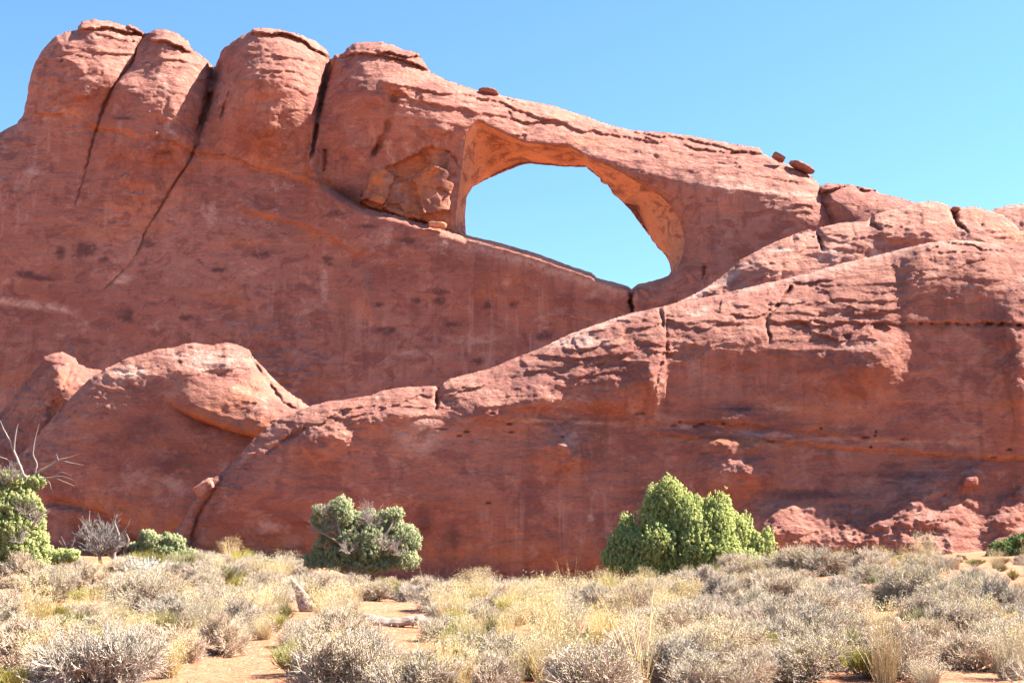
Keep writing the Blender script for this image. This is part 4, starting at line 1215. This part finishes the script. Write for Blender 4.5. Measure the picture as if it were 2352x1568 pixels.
# sand that stays open (picture polygons of bare ground)
BARE = [[(420, 1495), (500, 1500), (600, 1485), (650, 1500), (640, 1530), (640, 1600), (430, 1600)], [(815, 1375), (1000, 1375), (1010, 1500), (930, 1540), (810, 1520)],
        [(1180, 1435), (1450, 1440), (1440, 1480), (1200, 1480)], [(2040, 1400), (2100, 1450), (2100, 1490), (2030, 1470), (1990, 1400)], [(2180, 1290), (2380, 1290), (2380, 1352), (2150, 1340)],
        [(20, 1360), (120, 1385), (240, 1390), (240, 1405), (20, 1400)], [(1640, 1395), (1760, 1395), (1720, 1440), (1640, 1440)], [(1890, 1335), (1990, 1335), (2000, 1380), (1890, 1380)], [(190, 1285), (260, 1290), (260, 1330), (200, 1320)],
        [(640, 1330), (735, 1330), (745, 1500), (660, 1500)]]
rngp = random.Random(21)
spots = [(o.location.x, o.location.y, r) for _, o, _, _, _, r in placed]
tries = 0
nfill = 0
while tries < 9000 and nfill < 330:
    tries += 1
    Y = 13.0 + 31.0 * rngp.random() ** 0.75
    x = rngp.uniform(-0.43, 0.43) * Y
    kind = 'brush'
    hx, hy = to_px(x, Y, float(gz(x, Y)))
    u = rngp.random()
    pc = float(pnoise(np.array([x / 4.0]), np.array([Y / 4.0]), 77)[0])
    if pc > 0.18 and u < 0.55: kind = 'broom'
    elif 850 < hx < 1560 and u < 0.30: kind = 'grass'
    elif u < 0.07: kind = 'grass'
    elif 900 < hx < 1500 and u < 0.5: kind = 'broom'
    r = {'brush': rngp.uniform(0.45, 0.80), 'broom': rngp.uniform(0.28, 0.5), 'grass': rngp.uniform(0.2, 0.32)}[kind]
    if any((x - a) ** 2 + (Y - b) ** 2 < ((r + c) * 0.62) ** 2 for a, b, c in spots):
        continue
    a1 = np.array([hx]); b1 = np.array([hy])
    if any(inside(a1, b1, p)[0] for p in BARE):
        continue
    put(kind, hx, hy, 2 * r * F / Y, None, rngp.uniform(0.85, 1.15), Y)
    spots.append((x, Y, r))
    nfill += 1

# straw grass and low broom threaded through the scrub
rngq = random.Random(33)
ng = 0
while ng < 235:
    Y = 13.0 + 30.0 * rngq.random() ** 0.8
    x = rngq.uniform(-0.42, 0.42) * Y
    hx, hy = to_px(x, Y, float(gz(x, Y)))
    c = 1.0 if 560 < hx < 1560 else 0.35
    if rngq.random() > c or any(inside(np.array([hx]), np.array([hy]), p)[0] for p in BARE[:2] + BARE[-1:]):
        continue
    kind = 'grass' if rngq.random() < 0.62 else 'broom'
    r = rngq.uniform(0.16, 0.34) if kind == 'grass' else rngq.uniform(0.24, 0.42)
    put(kind, hx, hy, 2 * r * F / Y, None, rngq.uniform(0.9, 1.35), Y)
    ng += 1

# the scrub goes on beyond both edges of the view
nm = 0
while nm < 80:
    Y = 12.0 + 32.0 * rngq.random() ** 0.8
    x = rngq.choice((-1, 1)) * (0.43 * Y + rngq.uniform(0.2, 6.0))
    r = rngq.uniform(0.5, 0.85)
    if any((x - a) ** 2 + (Y - b) ** 2 < ((r + c) * 0.6) ** 2 for a, b, c in spots):
        continue
    hx, hy = to_px(x, Y, float(gz(x, Y)))
    kind = 'brush' if rngq.random() < 0.7 else ('grass' if rngq.random() < 0.5 else 'broom')
    put(kind, hx, hy, 2 * r * (0.5 if kind == 'grass' else 1) * F / Y, None, 1.0, Y)
    spots.append((x, Y, r))
    nm += 1

# ------------------------------------------------------------------ trees
def limb(pts, radii, k=7, seed=0, wob=0.0):
    """smooth gnarled tube through pts"""
    P = np.array(pts, float)
    t = np.linspace(0, len(P) - 1, (len(P) - 1) * 5 + 1)
    Q = np.stack([np.interp(t, np.arange(len(P)), P[:, i]) for i in range(3)], 1)
    Rr = np.interp(t, np.arange(len(P)), radii)
    # soften the corners
    for _ in range(2):
        Q[1:-1] = 0.25 * Q[:-2] + 0.5 * Q[1:-1] + 0.25 * Q[2:]
    rng = np.random.RandomState(seed)
    Q[1:-1] += rng.normal(0, 1, Q[1:-1].shape) * (wob * Rr[1:-1])[:, None]
    d = np.gradient(Q, axis=0)
    d /= np.linalg.norm(d, axis=1)[:, None] + 1e-9
    ref = np.array([0.3, 0.9, 0.25])
    a = np.cross(d, ref); a /= np.linalg.norm(a, axis=1)[:, None] + 1e-9
    b = np.cross(d, a)
    V = []
    for i in range(k):
        th = 2 * np.pi * i / k
        rr = Rr * (1 + 0.18 * math.sin(3 * th + seed))
        V.append(Q + (a * math.cos(th) + b * math.sin(th)) * rr[:, None])
    V = np.stack(V, 1)
    n = len(Q)
    idx = np.arange(n * k).reshape(n, k)
    quads = []
    for i in range(k):
        j = (i + 1) % k
        quads.append(np.stack([idx[:-1, i], idx[:-1, j], idx[1:, j], idx[1:, i]], 1))
    return V.reshape(-1, 3), np.concatenate(quads)

def caps(V, Q, k=7):
    n = len(V) // k
    c0 = V[:k].mean(0); c1 = V[-k:].mean(0)
    V2 = np.concatenate([V, [c0, c1]])
    T = []
    for i in range(k):
        j = (i + 1) % k
        T.append([i, len(V), j]); T.append([(n - 1) * k + i, (n - 1) * k + j, len(V) + 1])
    return V2, Q, np.array(T)

def px_limb(pts, Y, radii, seed=0, dY=None, wob=0.15, k=6):
    P = [at(p[0], p[1], Y + (dY[i] if dY else 0)) for i, p in enumerate(pts)]
    return limb(P, radii, k, seed, wob)

def foliage(lobes, Y, seed, dens=1.0, spike=0.085, rad=0.016, up=0.5):
    """lobes (px,py,rx,ry,dY): tufts of leaf spikes filling lumpy ellipsoids"""
    rng = np.random.RandomState(seed)
    parts = []
    m = Y / F
    for (px, py, rx, ry, dy) in lobes:
        c = at(px, py, Y + dy)
        R_ = np.array([rx * m, min(rx, ry * 1.2) * m * 1.0, ry * m])
        area = R_[0] * R_[2]
        n = int(980 * dens * (area / 0.35) ** 0.75) + 24
        D = rng.normal(size=(n, 3)); D /= np.linalg.norm(D, axis=1)[:, None]
        lum = 1 + 0.42 * fbm(D[:, 0] * 2.6 + seed + px, D[:, 2] * 2.6 + D[:, 1] * 1.9, 3, seed + 5)
        rr = lum * (1.03 - 0.5 * rng.rand(n) ** 1.8)
        hole = fbm(D[:, 0] * 3 + px, D[:, 2] * 3 + D[:, 1] * 2, 2, seed + 8) > 0.12
        ok = ~hole | (rng.rand(n) < 0.18)
        D, rr = D[ok], rr[ok]
        P = c + D * R_ * rr[:, None]
        k = 13
        size = np.repeat(rng.uniform(0.022, 0.055, len(P)), k)[:, None]
        q = rng.normal(size=(len(P) * k, 3)); q /= np.linalg.norm(q, axis=1)[:, None]
        PP = np.repeat(P, k, 0) + q * size * rng.uniform(0.3, 1.0, (len(q), 1)) * np.array([0.9, 0.9, 1.35])
        DD = 0.7 * q + 0.5 * np.repeat(D, k, 0) + np.array([0, 0, up])
        parts.append(spikes(PP, DD, rng.uniform(spike * 0.35, spike * 0.95, len(PP)), rad, rng))
    return merge(parts)

def dead_twigs(px, py, Y, wpx, hpx, seed, n1=14, lo=20, base=0.012):
    rng = np.random.RandomState(seed)
    m = Y / F
    lv = twig_tree(rng, n1, (4, 4, 3), wpx / 2 * m, hpx * m, (0.50, 0.34, 0.22, 0.13), np.array([base * 1.6, base, base * 0.7, base * 0.5, base * 0.3]), jitter=0.65, lo=lo)
    c = at(px, py, Y)
    V, Fs = merge([prisms(*l, 4) for l in lv])
    return V + c, Fs[0]

def tree(name, base, label, cat, parts, group=None):
    """base world point; parts: list of (part name, V, face list, material)"""
    r = empty(name, base)
    tag(r, label, cat, group)
    for pn, V, Fs, mt in parts:
        mesh_np(pn, V - np.asarray(base), Fs, mt, r, smooth=(pn in ('trunk', 'dead_limb')))
    return r

def foot(px, Y):
    X, _ = ray(px, 1300)
    return np.array([X * Y, Y, float(gz(X * Y, Y)) - 0.05])

def trunk_part(limbs, Y, mat=M_BARK, pn='trunk'):
    V, Fs = merge([px_limb(l[0], Y, l[1], i + 3, l[2] if len(l) > 2 else None) for i, l in enumerate(limbs)])
    return (pn, V, Fs, mat)

# big bright juniper on the right
YJ = 46.0
lobes = [(1538, 1140, 30, 44, 0), (1545, 1180, 46, 60, 0.1), (1505, 1195, 38, 55, 0.2), (1510, 1150, 26, 36, 0.1), (1575, 1195, 34, 56, -0.3), (1603, 1190, 15, 52, -0.2), (1628, 1195, 17, 54, 0.0), (1658, 1195, 28, 60, -0.1), (1648, 1225, 38, 60, -0.4),
         (1690, 1235, 28, 58, 0), (1718, 1240, 13, 60, 0.2), (1738, 1265, 18, 40, 0.1), (1762, 1262, 20, 46, 0.3), (1440, 1225, 22, 46, 0.4), (1432, 1255, 34, 44, 0.3), (1405, 1282, 22, 30, 0.3), (1470, 1265, 42, 46, 0), (1515, 1250, 40, 44, -0.6),
         (1500, 1290, 44, 26, -0.3), (1600, 1255, 40, 46, -0.7), (1660, 1275, 44, 36, -0.6), (1710, 1290, 40, 26, -0.3), (1440, 1295, 34, 20, 0), (1555, 1300, 60, 22, -0.5), (1500, 1308, 50, 18, -0.4), (1610, 1302, 54, 20, -0.5), (1660, 1306, 44, 18, -0.3), (1530, 1285, 40, 30, 0.5), (1600, 1280, 40, 30, 0.5), (1590, 1215, 26, 40, -0.6)]
V, Fs = foliage(lobes, YJ, 901, 0.95, 0.085, 0.015, 1.1)
jl = [([(1560, 1325), (1556, 1280), (1545, 1220), (1540, 1150)], [0.13, 0.11, 0.07, 0.02]), ([(1557, 1300), (1600, 1260), (1640, 1220), (1655, 1160)], [0.09, 0.06, 0.04, 0.015], [-.1, -.2, -.2, 0]),
      ([(1557, 1300), (1500, 1270), (1450, 1240), (1440, 1200)], [0.08, 0.05, 0.03, 0.012]), ([(1558, 1305), (1640, 1285), (1720, 1260), (1760, 1235)], [0.08, 0.05, 0.03, 0.012])]
tree('juniper', foot(1560, YJ), 'large dense bright green juniper with pointed tops in front of the fin', 'juniper tree', [trunk_part(jl, YJ), ('crown', V, Fs, M_JUNY)])

# half-dead juniper in the middle
YC = 42.0
lobes = [(785, 1160, 24, 20, 0), (770, 1172, 22, 18, 0.1), (735, 1172, 16, 14, 0), (738, 1195, 24, 18, 0.2), (790, 1185, 22, 18, -0.2), (765, 1220, 34, 26, 0.1), (895, 1182, 26, 13, 0), (912, 1178, 16, 12, 0.1), (878, 1200, 24, 20, 0.2), (925, 1228, 34, 26, 0),
         (945, 1245, 22, 24, 0.1), (855, 1235, 30, 24, -0.3), (805, 1240, 26, 26, -0.3), (750, 1255, 32, 22, 0), (735, 1280, 34, 16, 0.1), (790, 1275, 36, 20, -0.2), (900, 1262, 36, 24, -0.2), (930, 1285, 34, 22, -0.1), (880, 1295, 40, 16, -0.2), (850, 1270, 26, 20, -0.4), (720, 1292, 22, 14, 0.2), (850, 1188, 18, 16, 0.3), (830, 1205, 26, 22, 0.3), (815, 1185, 16, 14, 0.3), (850, 1215, 34, 26, 0.3), (885, 1228, 26, 22, 0.2), (820, 1262, 40, 26, 0), (770, 1295, 50, 14, -0.1), (850, 1300, 50, 14, -0.3), (790, 1205, 24, 20, 0.3), (910, 1210, 20, 16, 0.2)]
V, Fs = foliage(lobes, YC, 911, 0.66, 0.075, 0.013, 0.6)
cl = [([(855, 1320), (850, 1280), (845, 1240), (820, 1200)], [0.14, 0.12, 0.08, 0.03]), ([(848, 1290), (800, 1255), (775, 1215), (778, 1170)], [0.09, 0.06, 0.05, 0.02], [0, -.3, -.3, 0]), ([(850, 1275), (880, 1235), (900, 1205), (905, 1180)], [0.08, 0.05, 0.03, 0.015], [0, -.4, -.3, 0]),
      ([(850, 1290), (895, 1255), (935, 1235)], [0.08, 0.05, 0.02], [0, -.5, -.4]), ([(848, 1290), (770, 1240), (725, 1215)], [0.07, 0.04, 0.015], [0, -.5, -.3])]
dw = merge([dead_twigs(852, 1215, YC - 0.3, 62, 70, 921, 14, 30, 0.0065), dead_twigs(745, 1225, YC - 0.2, 90, 50, 922, 9, 10, 0.006), dead_twigs(880, 1262, YC - 0.9, 80, 50, 923, 7, 20, 0.006), dead_twigs(800, 1270, YC - 0.9, 70, 44, 924, 6, 15, 0.006),
            dead_twigs(742, 1185, YC - 0.3, 56, 36, 925, 8, 20, 0.0055), dead_twigs(915, 1275, YC - 0.7, 60, 40, 926, 6, 10, 0.005)])
tree('juniper', foot(855, YC), 'half dead juniper with bare grey twigs among green tufts, near the middle', 'juniper tree', [trunk_part(cl, YC), ('crown', V, Fs, M_JUN), ('dead_branches', dw[0], dw[1], M_DEAD)])

# tall juniper at the left edge with bare limbs on top
YL = 34.0
lobes = [(20, 1100, 30, 18, 0), (45, 1115, 34, 20, 0.1), (85, 1108, 16, 14, 0), (5, 1140, 40, 28, 0), (55, 1150, 32, 22, -0.2), (80, 1175, 22, 18, 0), (20, 1180, 44, 30, -0.2), (75, 1205, 28, 24, 0.1), (30, 1220, 46, 34, -0.3), (80, 1240, 30, 30, 0), (40, 1262, 50, 34, -0.3),
         (-30, 1160, 40, 50, 0), (-40, 1240, 50, 50, 0), (95, 1270, 26, 20, 0.1), (130, 1278, 28, 14, 0.2), (160, 1276, 22, 13, 0.2), (10, 1295, 50, 22, -0.2), (70, 1292, 40, 16, -0.2)]
V, Fs = foliage(lobes, YL, 931, 1.1, 0.07, 0.014, 0.4)
ll = [([(25, 1330), (30, 1270), (35, 1200), (50, 1130), (58, 1095)], [0.16, 0.14, 0.10, 0.07, 0.045]), ([(30, 1260), (-20, 1200), (-40, 1140)], [0.09, 0.06, 0.03]), ([(32, 1250), (70, 1215), (95, 1180)], [0.07, 0.05, 0.02], [0, -.4, -.3])]
dl = [([(58, 1100), (46, 1070), (32, 1035), (22, 1010), (8, 985), (0, 965)], [0.045, 0.038, 0.03, 0.022, 0.014, 0.006]), ([(32, 1040), (34, 1010), (38, 985), (42, 972)], [0.022, 0.02, 0.015, 0.004]), ([(44, 1068), (20, 1056), (-10, 1045)], [0.022, 0.016, 0.008]),
      ([(80, 1088), (86, 1065), (75, 1045), (80, 1010), (90, 972)], [0.024, 0.022, 0.017, 0.012, 0.005]), ([(62, 1105), (80, 1090), (110, 1072), (135, 1056), (160, 1050), (185, 1040)], [0.045, 0.04, 0.032, 0.02, 0.01, 0.004]),
      ([(135, 1056), (160, 1062), (192, 1068)], [0.016, 0.010, 0.004]), ([(135, 1060), (130, 1042)], [0.01, 0.004]), ([(75, 1100), (105, 1098), (140, 1092), (170, 1102)], [0.028, 0.022, 0.014, 0.004]), ([(125, 1096), (145, 1105), (172, 1116)], [0.014, 0.01, 0.004]),
      ([(105, 1098), (115, 1110), (118, 1124)], [0.012, 0.008, 0.003]), ([(125, 1095), (140, 1082), (165, 1092)], [0.01, 0.007, 0.003])]
dw = merge([dead_twigs(15, 1110, YL - 0.2, 90, 56, 941, 12, 15, 0.006), dead_twigs(60, 1180, YL - 0.5, 100, 44, 942, 8, 5, 0.005), dead_twigs(80, 1205, YL - 0.4, 70, 40, 943, 6, 5, 0.005), dead_twigs(50, 1245, YL - 0.8, 70, 40, 944, 6, 5, 0.005)])
tree('juniper', foot(25, YL), 'tall juniper at the left edge, bare dead limbs reaching above its crown', 'juniper tree', [trunk_part(ll, YL), trunk_part(dl, YL, M_DEAD, 'dead_limb'), ('crown', V, Fs, M_JUN), ('dead_branches', dw[0], dw[1], M_DEAD)])

# leafless tree and small juniper
YD = 40.0
dl = [([(232, 1300), (228, 1270), (215, 1235), (205, 1200), (206, 1172)], [0.06, 0.05, 0.03, 0.02, 0.006]), ([(262, 1300), (262, 1265), (275, 1230), (262, 1200), (268, 1180)], [0.08, 0.06, 0.04, 0.025, 0.006]), ([(262, 1285), (240, 1262), (190, 1240), (180, 1205)], [0.05, 0.035, 0.02, 0.006]),
      ([(160, 1290), (155, 1262), (140, 1230)], [0.03, 0.02, 0.005]), ([(157, 1270), (168, 1248), (172, 1228)], [0.02, 0.013, 0.004]), ([(155, 1275), (145, 1255), (135, 1240)], [0.014, 0.01, 0.004]), ([(275, 1232), (295, 1205), (300, 1190)], [0.02, 0.012, 0.004])]
dw = merge([dead_twigs(228, 1275, YD, 110, 95, 951, 26, 12, 0.014), dead_twigs(250, 1270, YD + 0.2, 80, 80, 952, 16, 20, 0.012), dead_twigs(205, 1240, YD - 0.2, 60, 60, 953, 10, 20, 0.010)])
tree('dead_tree', foot(245, YD), 'leafless grey dead tree with tangled twigs beside the small juniper', 'dead tree', [trunk_part(dl, YD, M_DEAD), ('branches', dw[0], dw[1], M_DEAD)])
YS = 41.0
lobes = [(340, 1235, 18, 18, 0), (355, 1250, 24, 22, -0.1), (330, 1262, 24, 18, 0), (385, 1240, 16, 14, 0), (405, 1252, 20, 22, 0.1), (380, 1268, 26, 16, -0.1), (437, 1272, 14, 10, 0), (305, 1258, 16, 10, 0.2), (350, 1280, 30, 12, 0)]
V, Fs = foliage(lobes, YS, 961, 1.1, 0.07, 0.014, 0.5)
sl = [([(300, 1300), (285, 1270), (296, 1240), (290, 1225)], [0.10, 0.08, 0.05, 0.02]), ([(290, 1285), (330, 1270), (350, 1240)], [0.06, 0.04, 0.015], [0, -.1, 0]), ([(295, 1295), (360, 1285), (400, 1255)], [0.06, 0.04, 0.015]), ([(270, 1298), (300, 1300), (330, 1292)], [0.08, 0.08, 0.05])]
tree('juniper', foot(300, YS), 'small low juniper with two green tufts beside the dead tree', 'juniper tree', [trunk_part(sl, YS, M_STEM), ('crown', V, Fs, M_JUNY)])
YE = 53.0
lobes = [(2300, 1262, 26, 18, 0), (2330, 1252, 26, 20, 0.2), (2365, 1248, 34, 24, 0), (2285, 1275, 20, 12, 0), (2330, 1275, 40, 14, -0.2), (2390, 1265, 30, 26, 0)]
V, Fs = foliage(lobes, YE, 971, 1.2, 0.09, 0.02, 0.3)
tree('desert_shrub', foot(2330, YE), 'rounded dark green shrub at the foot of the fin by the right edge', 'shrub',
     [trunk_part([([(2330, 1300), (2325, 1275), (2315, 1262)], [0.05, 0.04, 0.015]), ([(2332, 1298), (2350, 1270), (2365, 1255)], [0.04, 0.03, 0.012])], YE), ('crown', V, Fs, M_JUND)])

# ------------------------------------------------------------------ logs
def log(name, pts, radii, label, knots=(), seed=0, k=12, mat=M_LOG):
    P = np.array(pts, float)
    base = P[len(P) // 2].copy()
    V, Q = limb(P, radii, k, seed, 0.10)
    V2, Q2, T = caps(V, Q, k)
    o = mesh_np(name, V2 - base, [Q2, T], mat)
    o.location = base
    tag(o, label, 'log')
    for (a, b, r0, r1) in knots:
        V, Q = limb([a, (np.array(a) + np.array(b)) / 2 + np.array([0, -0.02, 0]), b], [r0, (r0 + r1) / 2, r1], 8, seed + 3, 0.1)
        V2, Q2, T = caps(V, Q, 8)
        mesh_np('branch_stub', V2 - base, [Q2, T], mat, o)
    return o
g = on_ground(905, 1440)
YG = g[1]
def lp(px, py, dy=0): return at(px, py, YG + dy)
log('fallen_log', [lp(834, 1420, .1), lp(852, 1424, .08), lp(885, 1431), lp(920, 1430), lp(950, 1425), lp(968, 1424), lp(982, 1428)], [0.065, 0.10, 0.085, 0.075, 0.09, 0.085, 0.03],
    'bleached log lying on the open sand between shrubs', [(lp(912, 1434, -.05), lp(915, 1447, -.08), 0.045, 0.02), (lp(950, 1425), lp(985, 1422, .1), 0.05, 0.02)], 3)
g = on_ground(712, 1405); YG = g[1]
log('leaning_snag', [lp(712, 1408), lp(702, 1386), lp(692, 1366), lp(684, 1352), lp(676, 1342), lp(668, 1330)], [0.17, 0.17, 0.12, 0.08, 0.055, 0.02],
    'short dead trunk leaning left out of the straw grass', [(lp(705, 1390, -.05), lp(718, 1366, -.1), 0.05, 0.01), (lp(700, 1380, -.05), lp(722, 1372, -.1), 0.05, 0.01), (lp(684, 1354), lp(672, 1345), 0.03, 0.006)], 5)
g = on_ground(1110, 1400); YG = g[1]
log('driftwood', [lp(1084, 1402), lp(1088, 1390), lp(1102, 1384), lp(1116, 1385), lp(1128, 1388), lp(1145, 1389)], [0.055, 0.085, 0.085, 0.07, 0.045, 0.03],
    'small arched piece of driftwood sticking out of the brush', [(lp(1120, 1387, -.05), lp(1143, 1392, -.08), 0.04, 0.015)], 7, mat=wood_mat('dark_driftwood', (0.158, 0.086, 0.072), (0.302, 0.202, 0.166)))

# ------------------------------------------------------------------ tall dry stalks
def stalks(name, px, py, wpx, hpx, n, seed, label, droop=0.10, r=0.006, lean=0.3, Y=None):
    p = on_ground(px, py) if Y is None else np.array([ray(px, 1300)[0] * Y, Y, float(gz(ray(px, 1300)[0] * Y, Y))])
    rng = np.random.RandomState(seed)
    h = hpx * p[1] / F
    parts, tips = blades(rng, n, wpx * p[1] / F / 6, h * 0.5, h, lean, droop, r)
    V, Fs = merge(parts)
    o = mesh_np(name, V, Fs, M_STRAW, smooth=False)
    o.location = p
    return tag(o, label, 'dry grass')
stalks('tall_grass', 1478, 1585, 120, 285, 20, 5, 'tall arching dry stalks in the foreground, the largest blades in view', 0.10, 0.0085, 0.38)
stalks('tall_grass', 1310, 1400, 60, 125, 14, 6, 'thin upright stalks rising against the dark fin left of the big juniper', 0.03, 0.006, 0.16, 33.0)
stalks('tall_grass', 985, 1400, 60, 100, 12, 7, 'few curved stalks rising right of the half dead juniper', 0.06, 0.007, 0.25, 36.0)
stalks('tall_grass', 1130, 1400, 50, 90, 14, 8, 'upright pale stalks behind the driftwood', 0.03, 0.006, 0.16, 33.0)
stalks('tall_grass', 70, 1395, 40, 60, 26, 9, 'small spiky yellow tuft on open sand at the left', 0.02, 0.006, 0.5)

# ------------------------------------------------------------------ prickly pear
def cactus_mat():
    t = NT('cactus_pad')
    oi = t.n('ShaderNodeObjectInfo')
    n = t.noise(t.coords(), 14, 4, 0.6)
    col = t.mix(oi.outputs['Random'], (0.302, 0.317, 0.144), (0.418, 0.374, 0.230))
    col = t.mix(t.ramp(n, [(0.45, 0.0), (0.7, 0.5)]), col, (0.45, 0.33, 0.20))
    t.bsdf(col, 0.7, n, 0.3, 0.02, 0.3)
    return t.m
M_CACT = cactus_mat()
def pad_mesh():
    n1, n2 = 14, 8
    T, P = np.meshgrid(np.linspace(0, 2 * np.pi, n1, endpoint=False), np.linspace(-np.pi / 2, np.pi / 2, n2))
    x = np.cos(P) * np.cos(T) * 0.5
    y = np.cos(P) * np.sin(T) * 0.11
    z = np.sin(P) * 0.62 + 0.55
    x *= 0.75 + 0.35 * np.clip(z, 0, 1)
    V = np.stack([x, y, z], -1).reshape(-1, 3)
    i, j = np.meshgrid(np.arange(n2 - 1), np.arange(n1), indexing='ij')
    a = i * n1 + j; b = i * n1 + (j + 1) % n1
    return V, np.stack([a, b, b + n1, a + n1], -1).reshape(-1, 4)
padV, padQ = pad_mesh()
pad_proto = None
def cactus(px, py, wpx, n, seed, label):
    global pad_proto
    p = on_ground(px, py)
    r = empty('prickly_pear', p)
    tag(r, label, 'cactus', 'prickly pear clumps among the shrubs')
    rng = np.random.RandomState(seed)
    w = wpx * p[1] / F
    for i in range(n):
        if pad_proto is None:
            o = mesh_np('pad', padV, [padQ], M_CACT, r)
            pad_proto = o
        else:
            o = pad_proto.copy(); COL.objects.link(o); o.parent = r
        x = rng.uniform(-w / 2, w / 2); y = rng.uniform(-0.35, 0.35)
        s = rng.uniform(0.10, 0.17)
        tier = rng.rand() < 0.35
        z = float(gz(p[0] + x, p[1] + y)) - p[2] + (0.11 if tier else -0.02)
        o.location = (x, y, z)
        o.scale = (s, s, s * rng.uniform(0.9, 1.3))
        o.rotation_euler = (rng.normal(0, 0.35), rng.normal(0, 0.45), rng.uniform(0, 3.14))
cactus(1945, 1372, 110, 34, 1, 'largest prickly pear clump, in a gap of the shrubs right of the big juniper')
cactus(1690, 1440, 90, 24, 2, 'prickly pear clump on open sand left of the bigger clump')
cactus(1715, 1385, 50, 10, 3, 'few prickly pear pads directly below the big juniper')
cactus(2030, 1400, 60, 12, 4, 'prickly pear pads half in the shade of a shrub at right')
cactus(2065, 1452, 60, 9, 5, 'sparse prickly pear pads on the sand patch at lower right')
cactus(1310, 1472, 80, 18, 6, 'low prickly pear clump on the sand strip near the bottom centre')
cactus(1820, 1372, 40, 8, 7, 'small prickly pear tuft between shrubs left of the largest clump')
cactus(2150, 1318, 60, 9, 8, 'tiny prickly pear on the far sand bank at right')

# ------------------------------------------------------------------ fallen twigs on the sand
def litter():
    rng = np.random.RandomState(9)
    n = 9000
    Y = 12.5 + 32 * rng.rand(n) ** 0.8
    x = rng.uniform(-0.43, 0.43, n) * Y
    z = gz(x, Y) + 0.006
    a = rng.uniform(0, np.pi, n)
    L = rng.uniform(0.02, 0.11, n)
    P0 = np.stack([x, Y, z], 1)
    P1 = P0 + np.stack([np.cos(a) * L, np.sin(a) * L, rng.uniform(-0.004, 0.03, n)], 1)
    V, Q = prisms(P0, P1, 0.004, 0.002)
    o = mesh_np('twig_litter', V, [Q], M_TWIG, smooth=False)
    o['kind'] = 'stuff'
    tag(o, 'fallen grey twigs scattered over the sand', 'litter')
litter()

# ------------------------------------------------------------------ labels for the individual plants
LM = [('the sandy path', 520, 1540), ('the bleached log', 905, 1432), ('the leaning dead trunk', 690, 1370), ('the driftwood', 1115, 1390), ('the big bright juniper', 1570, 1310), ('the half dead juniper', 845, 1310),
      ('the left edge juniper', 40, 1315), ('the small low juniper', 370, 1295), ('the largest prickly pear', 1945, 1372), ('the lower right sand patch', 2065, 1455), ('the tall arching stalks', 1475, 1540),
      ('the far right sand bank', 2220, 1320), ('the white plumed shrub', 330, 1335), ('the bottom right corner', 2330, 1560), ('the bottom left corner', 20, 1560)]
ADJ = {'brush': ('grey twiggy blackbrush', 'shrub', 'grey blackbrush shrubs'), 'broom': ('yellow green broom-like shrub', 'shrub', 'yellow broom-like shrubs'),
       'grass': ('pale straw grass tuft', 'grass tuft', 'straw coloured grass tufts'), 'plume': ('whitish plumed shrub', 'shrub', 'whitish plumed shrubs')}
ORD = ['nearest', 'second nearest', 'third nearest', 'fourth nearest', 'fifth nearest', 'sixth nearest', 'seventh nearest', 'eighth nearest', 'ninth nearest', 'tenth nearest',
       'eleventh nearest', 'twelfth nearest', 'thirteenth nearest', 'fourteenth nearest', 'fifteenth nearest', 'sixteenth nearest', 'seventeenth nearest', 'eighteenth nearest', 'nineteenth nearest', 'twentieth nearest']
bins = {}
for k, o, px, py, Y, r in placed:
    best = min(LM, key=lambda l: (l[1] - px) ** 2 + ((l[2] - py) * 2.2) ** 2)
    dx, dy = px - best[1], (py - best[2]) * 2.2
    rel = ('to the right of' if dx > 0 else 'to the left of') if abs(dx) > abs(dy) else ('in front of' if dy > 0 else 'behind')
    bins.setdefault((k, best[0], rel), []).append((dx * dx + dy * dy, o, px, r))
for (k, lm, rel), lst in bins.items():
    lst.sort(key=lambda t: t[0])
    for i, (_, o, px, r) in enumerate(lst):
        nm, cat, grp = ADJ[k]
        size = 'wide' if r > 0.75 else ('small' if r < 0.42 else 'rounded')
        if len(lst) == 1:
            lb = f'{size} {nm} {rel} {lm}'
        else:
            lb = f'{size} {nm}, {ORD[i] if i < 20 else "farther"} {rel} {lm}'
        tag(o, lb, cat, grp)
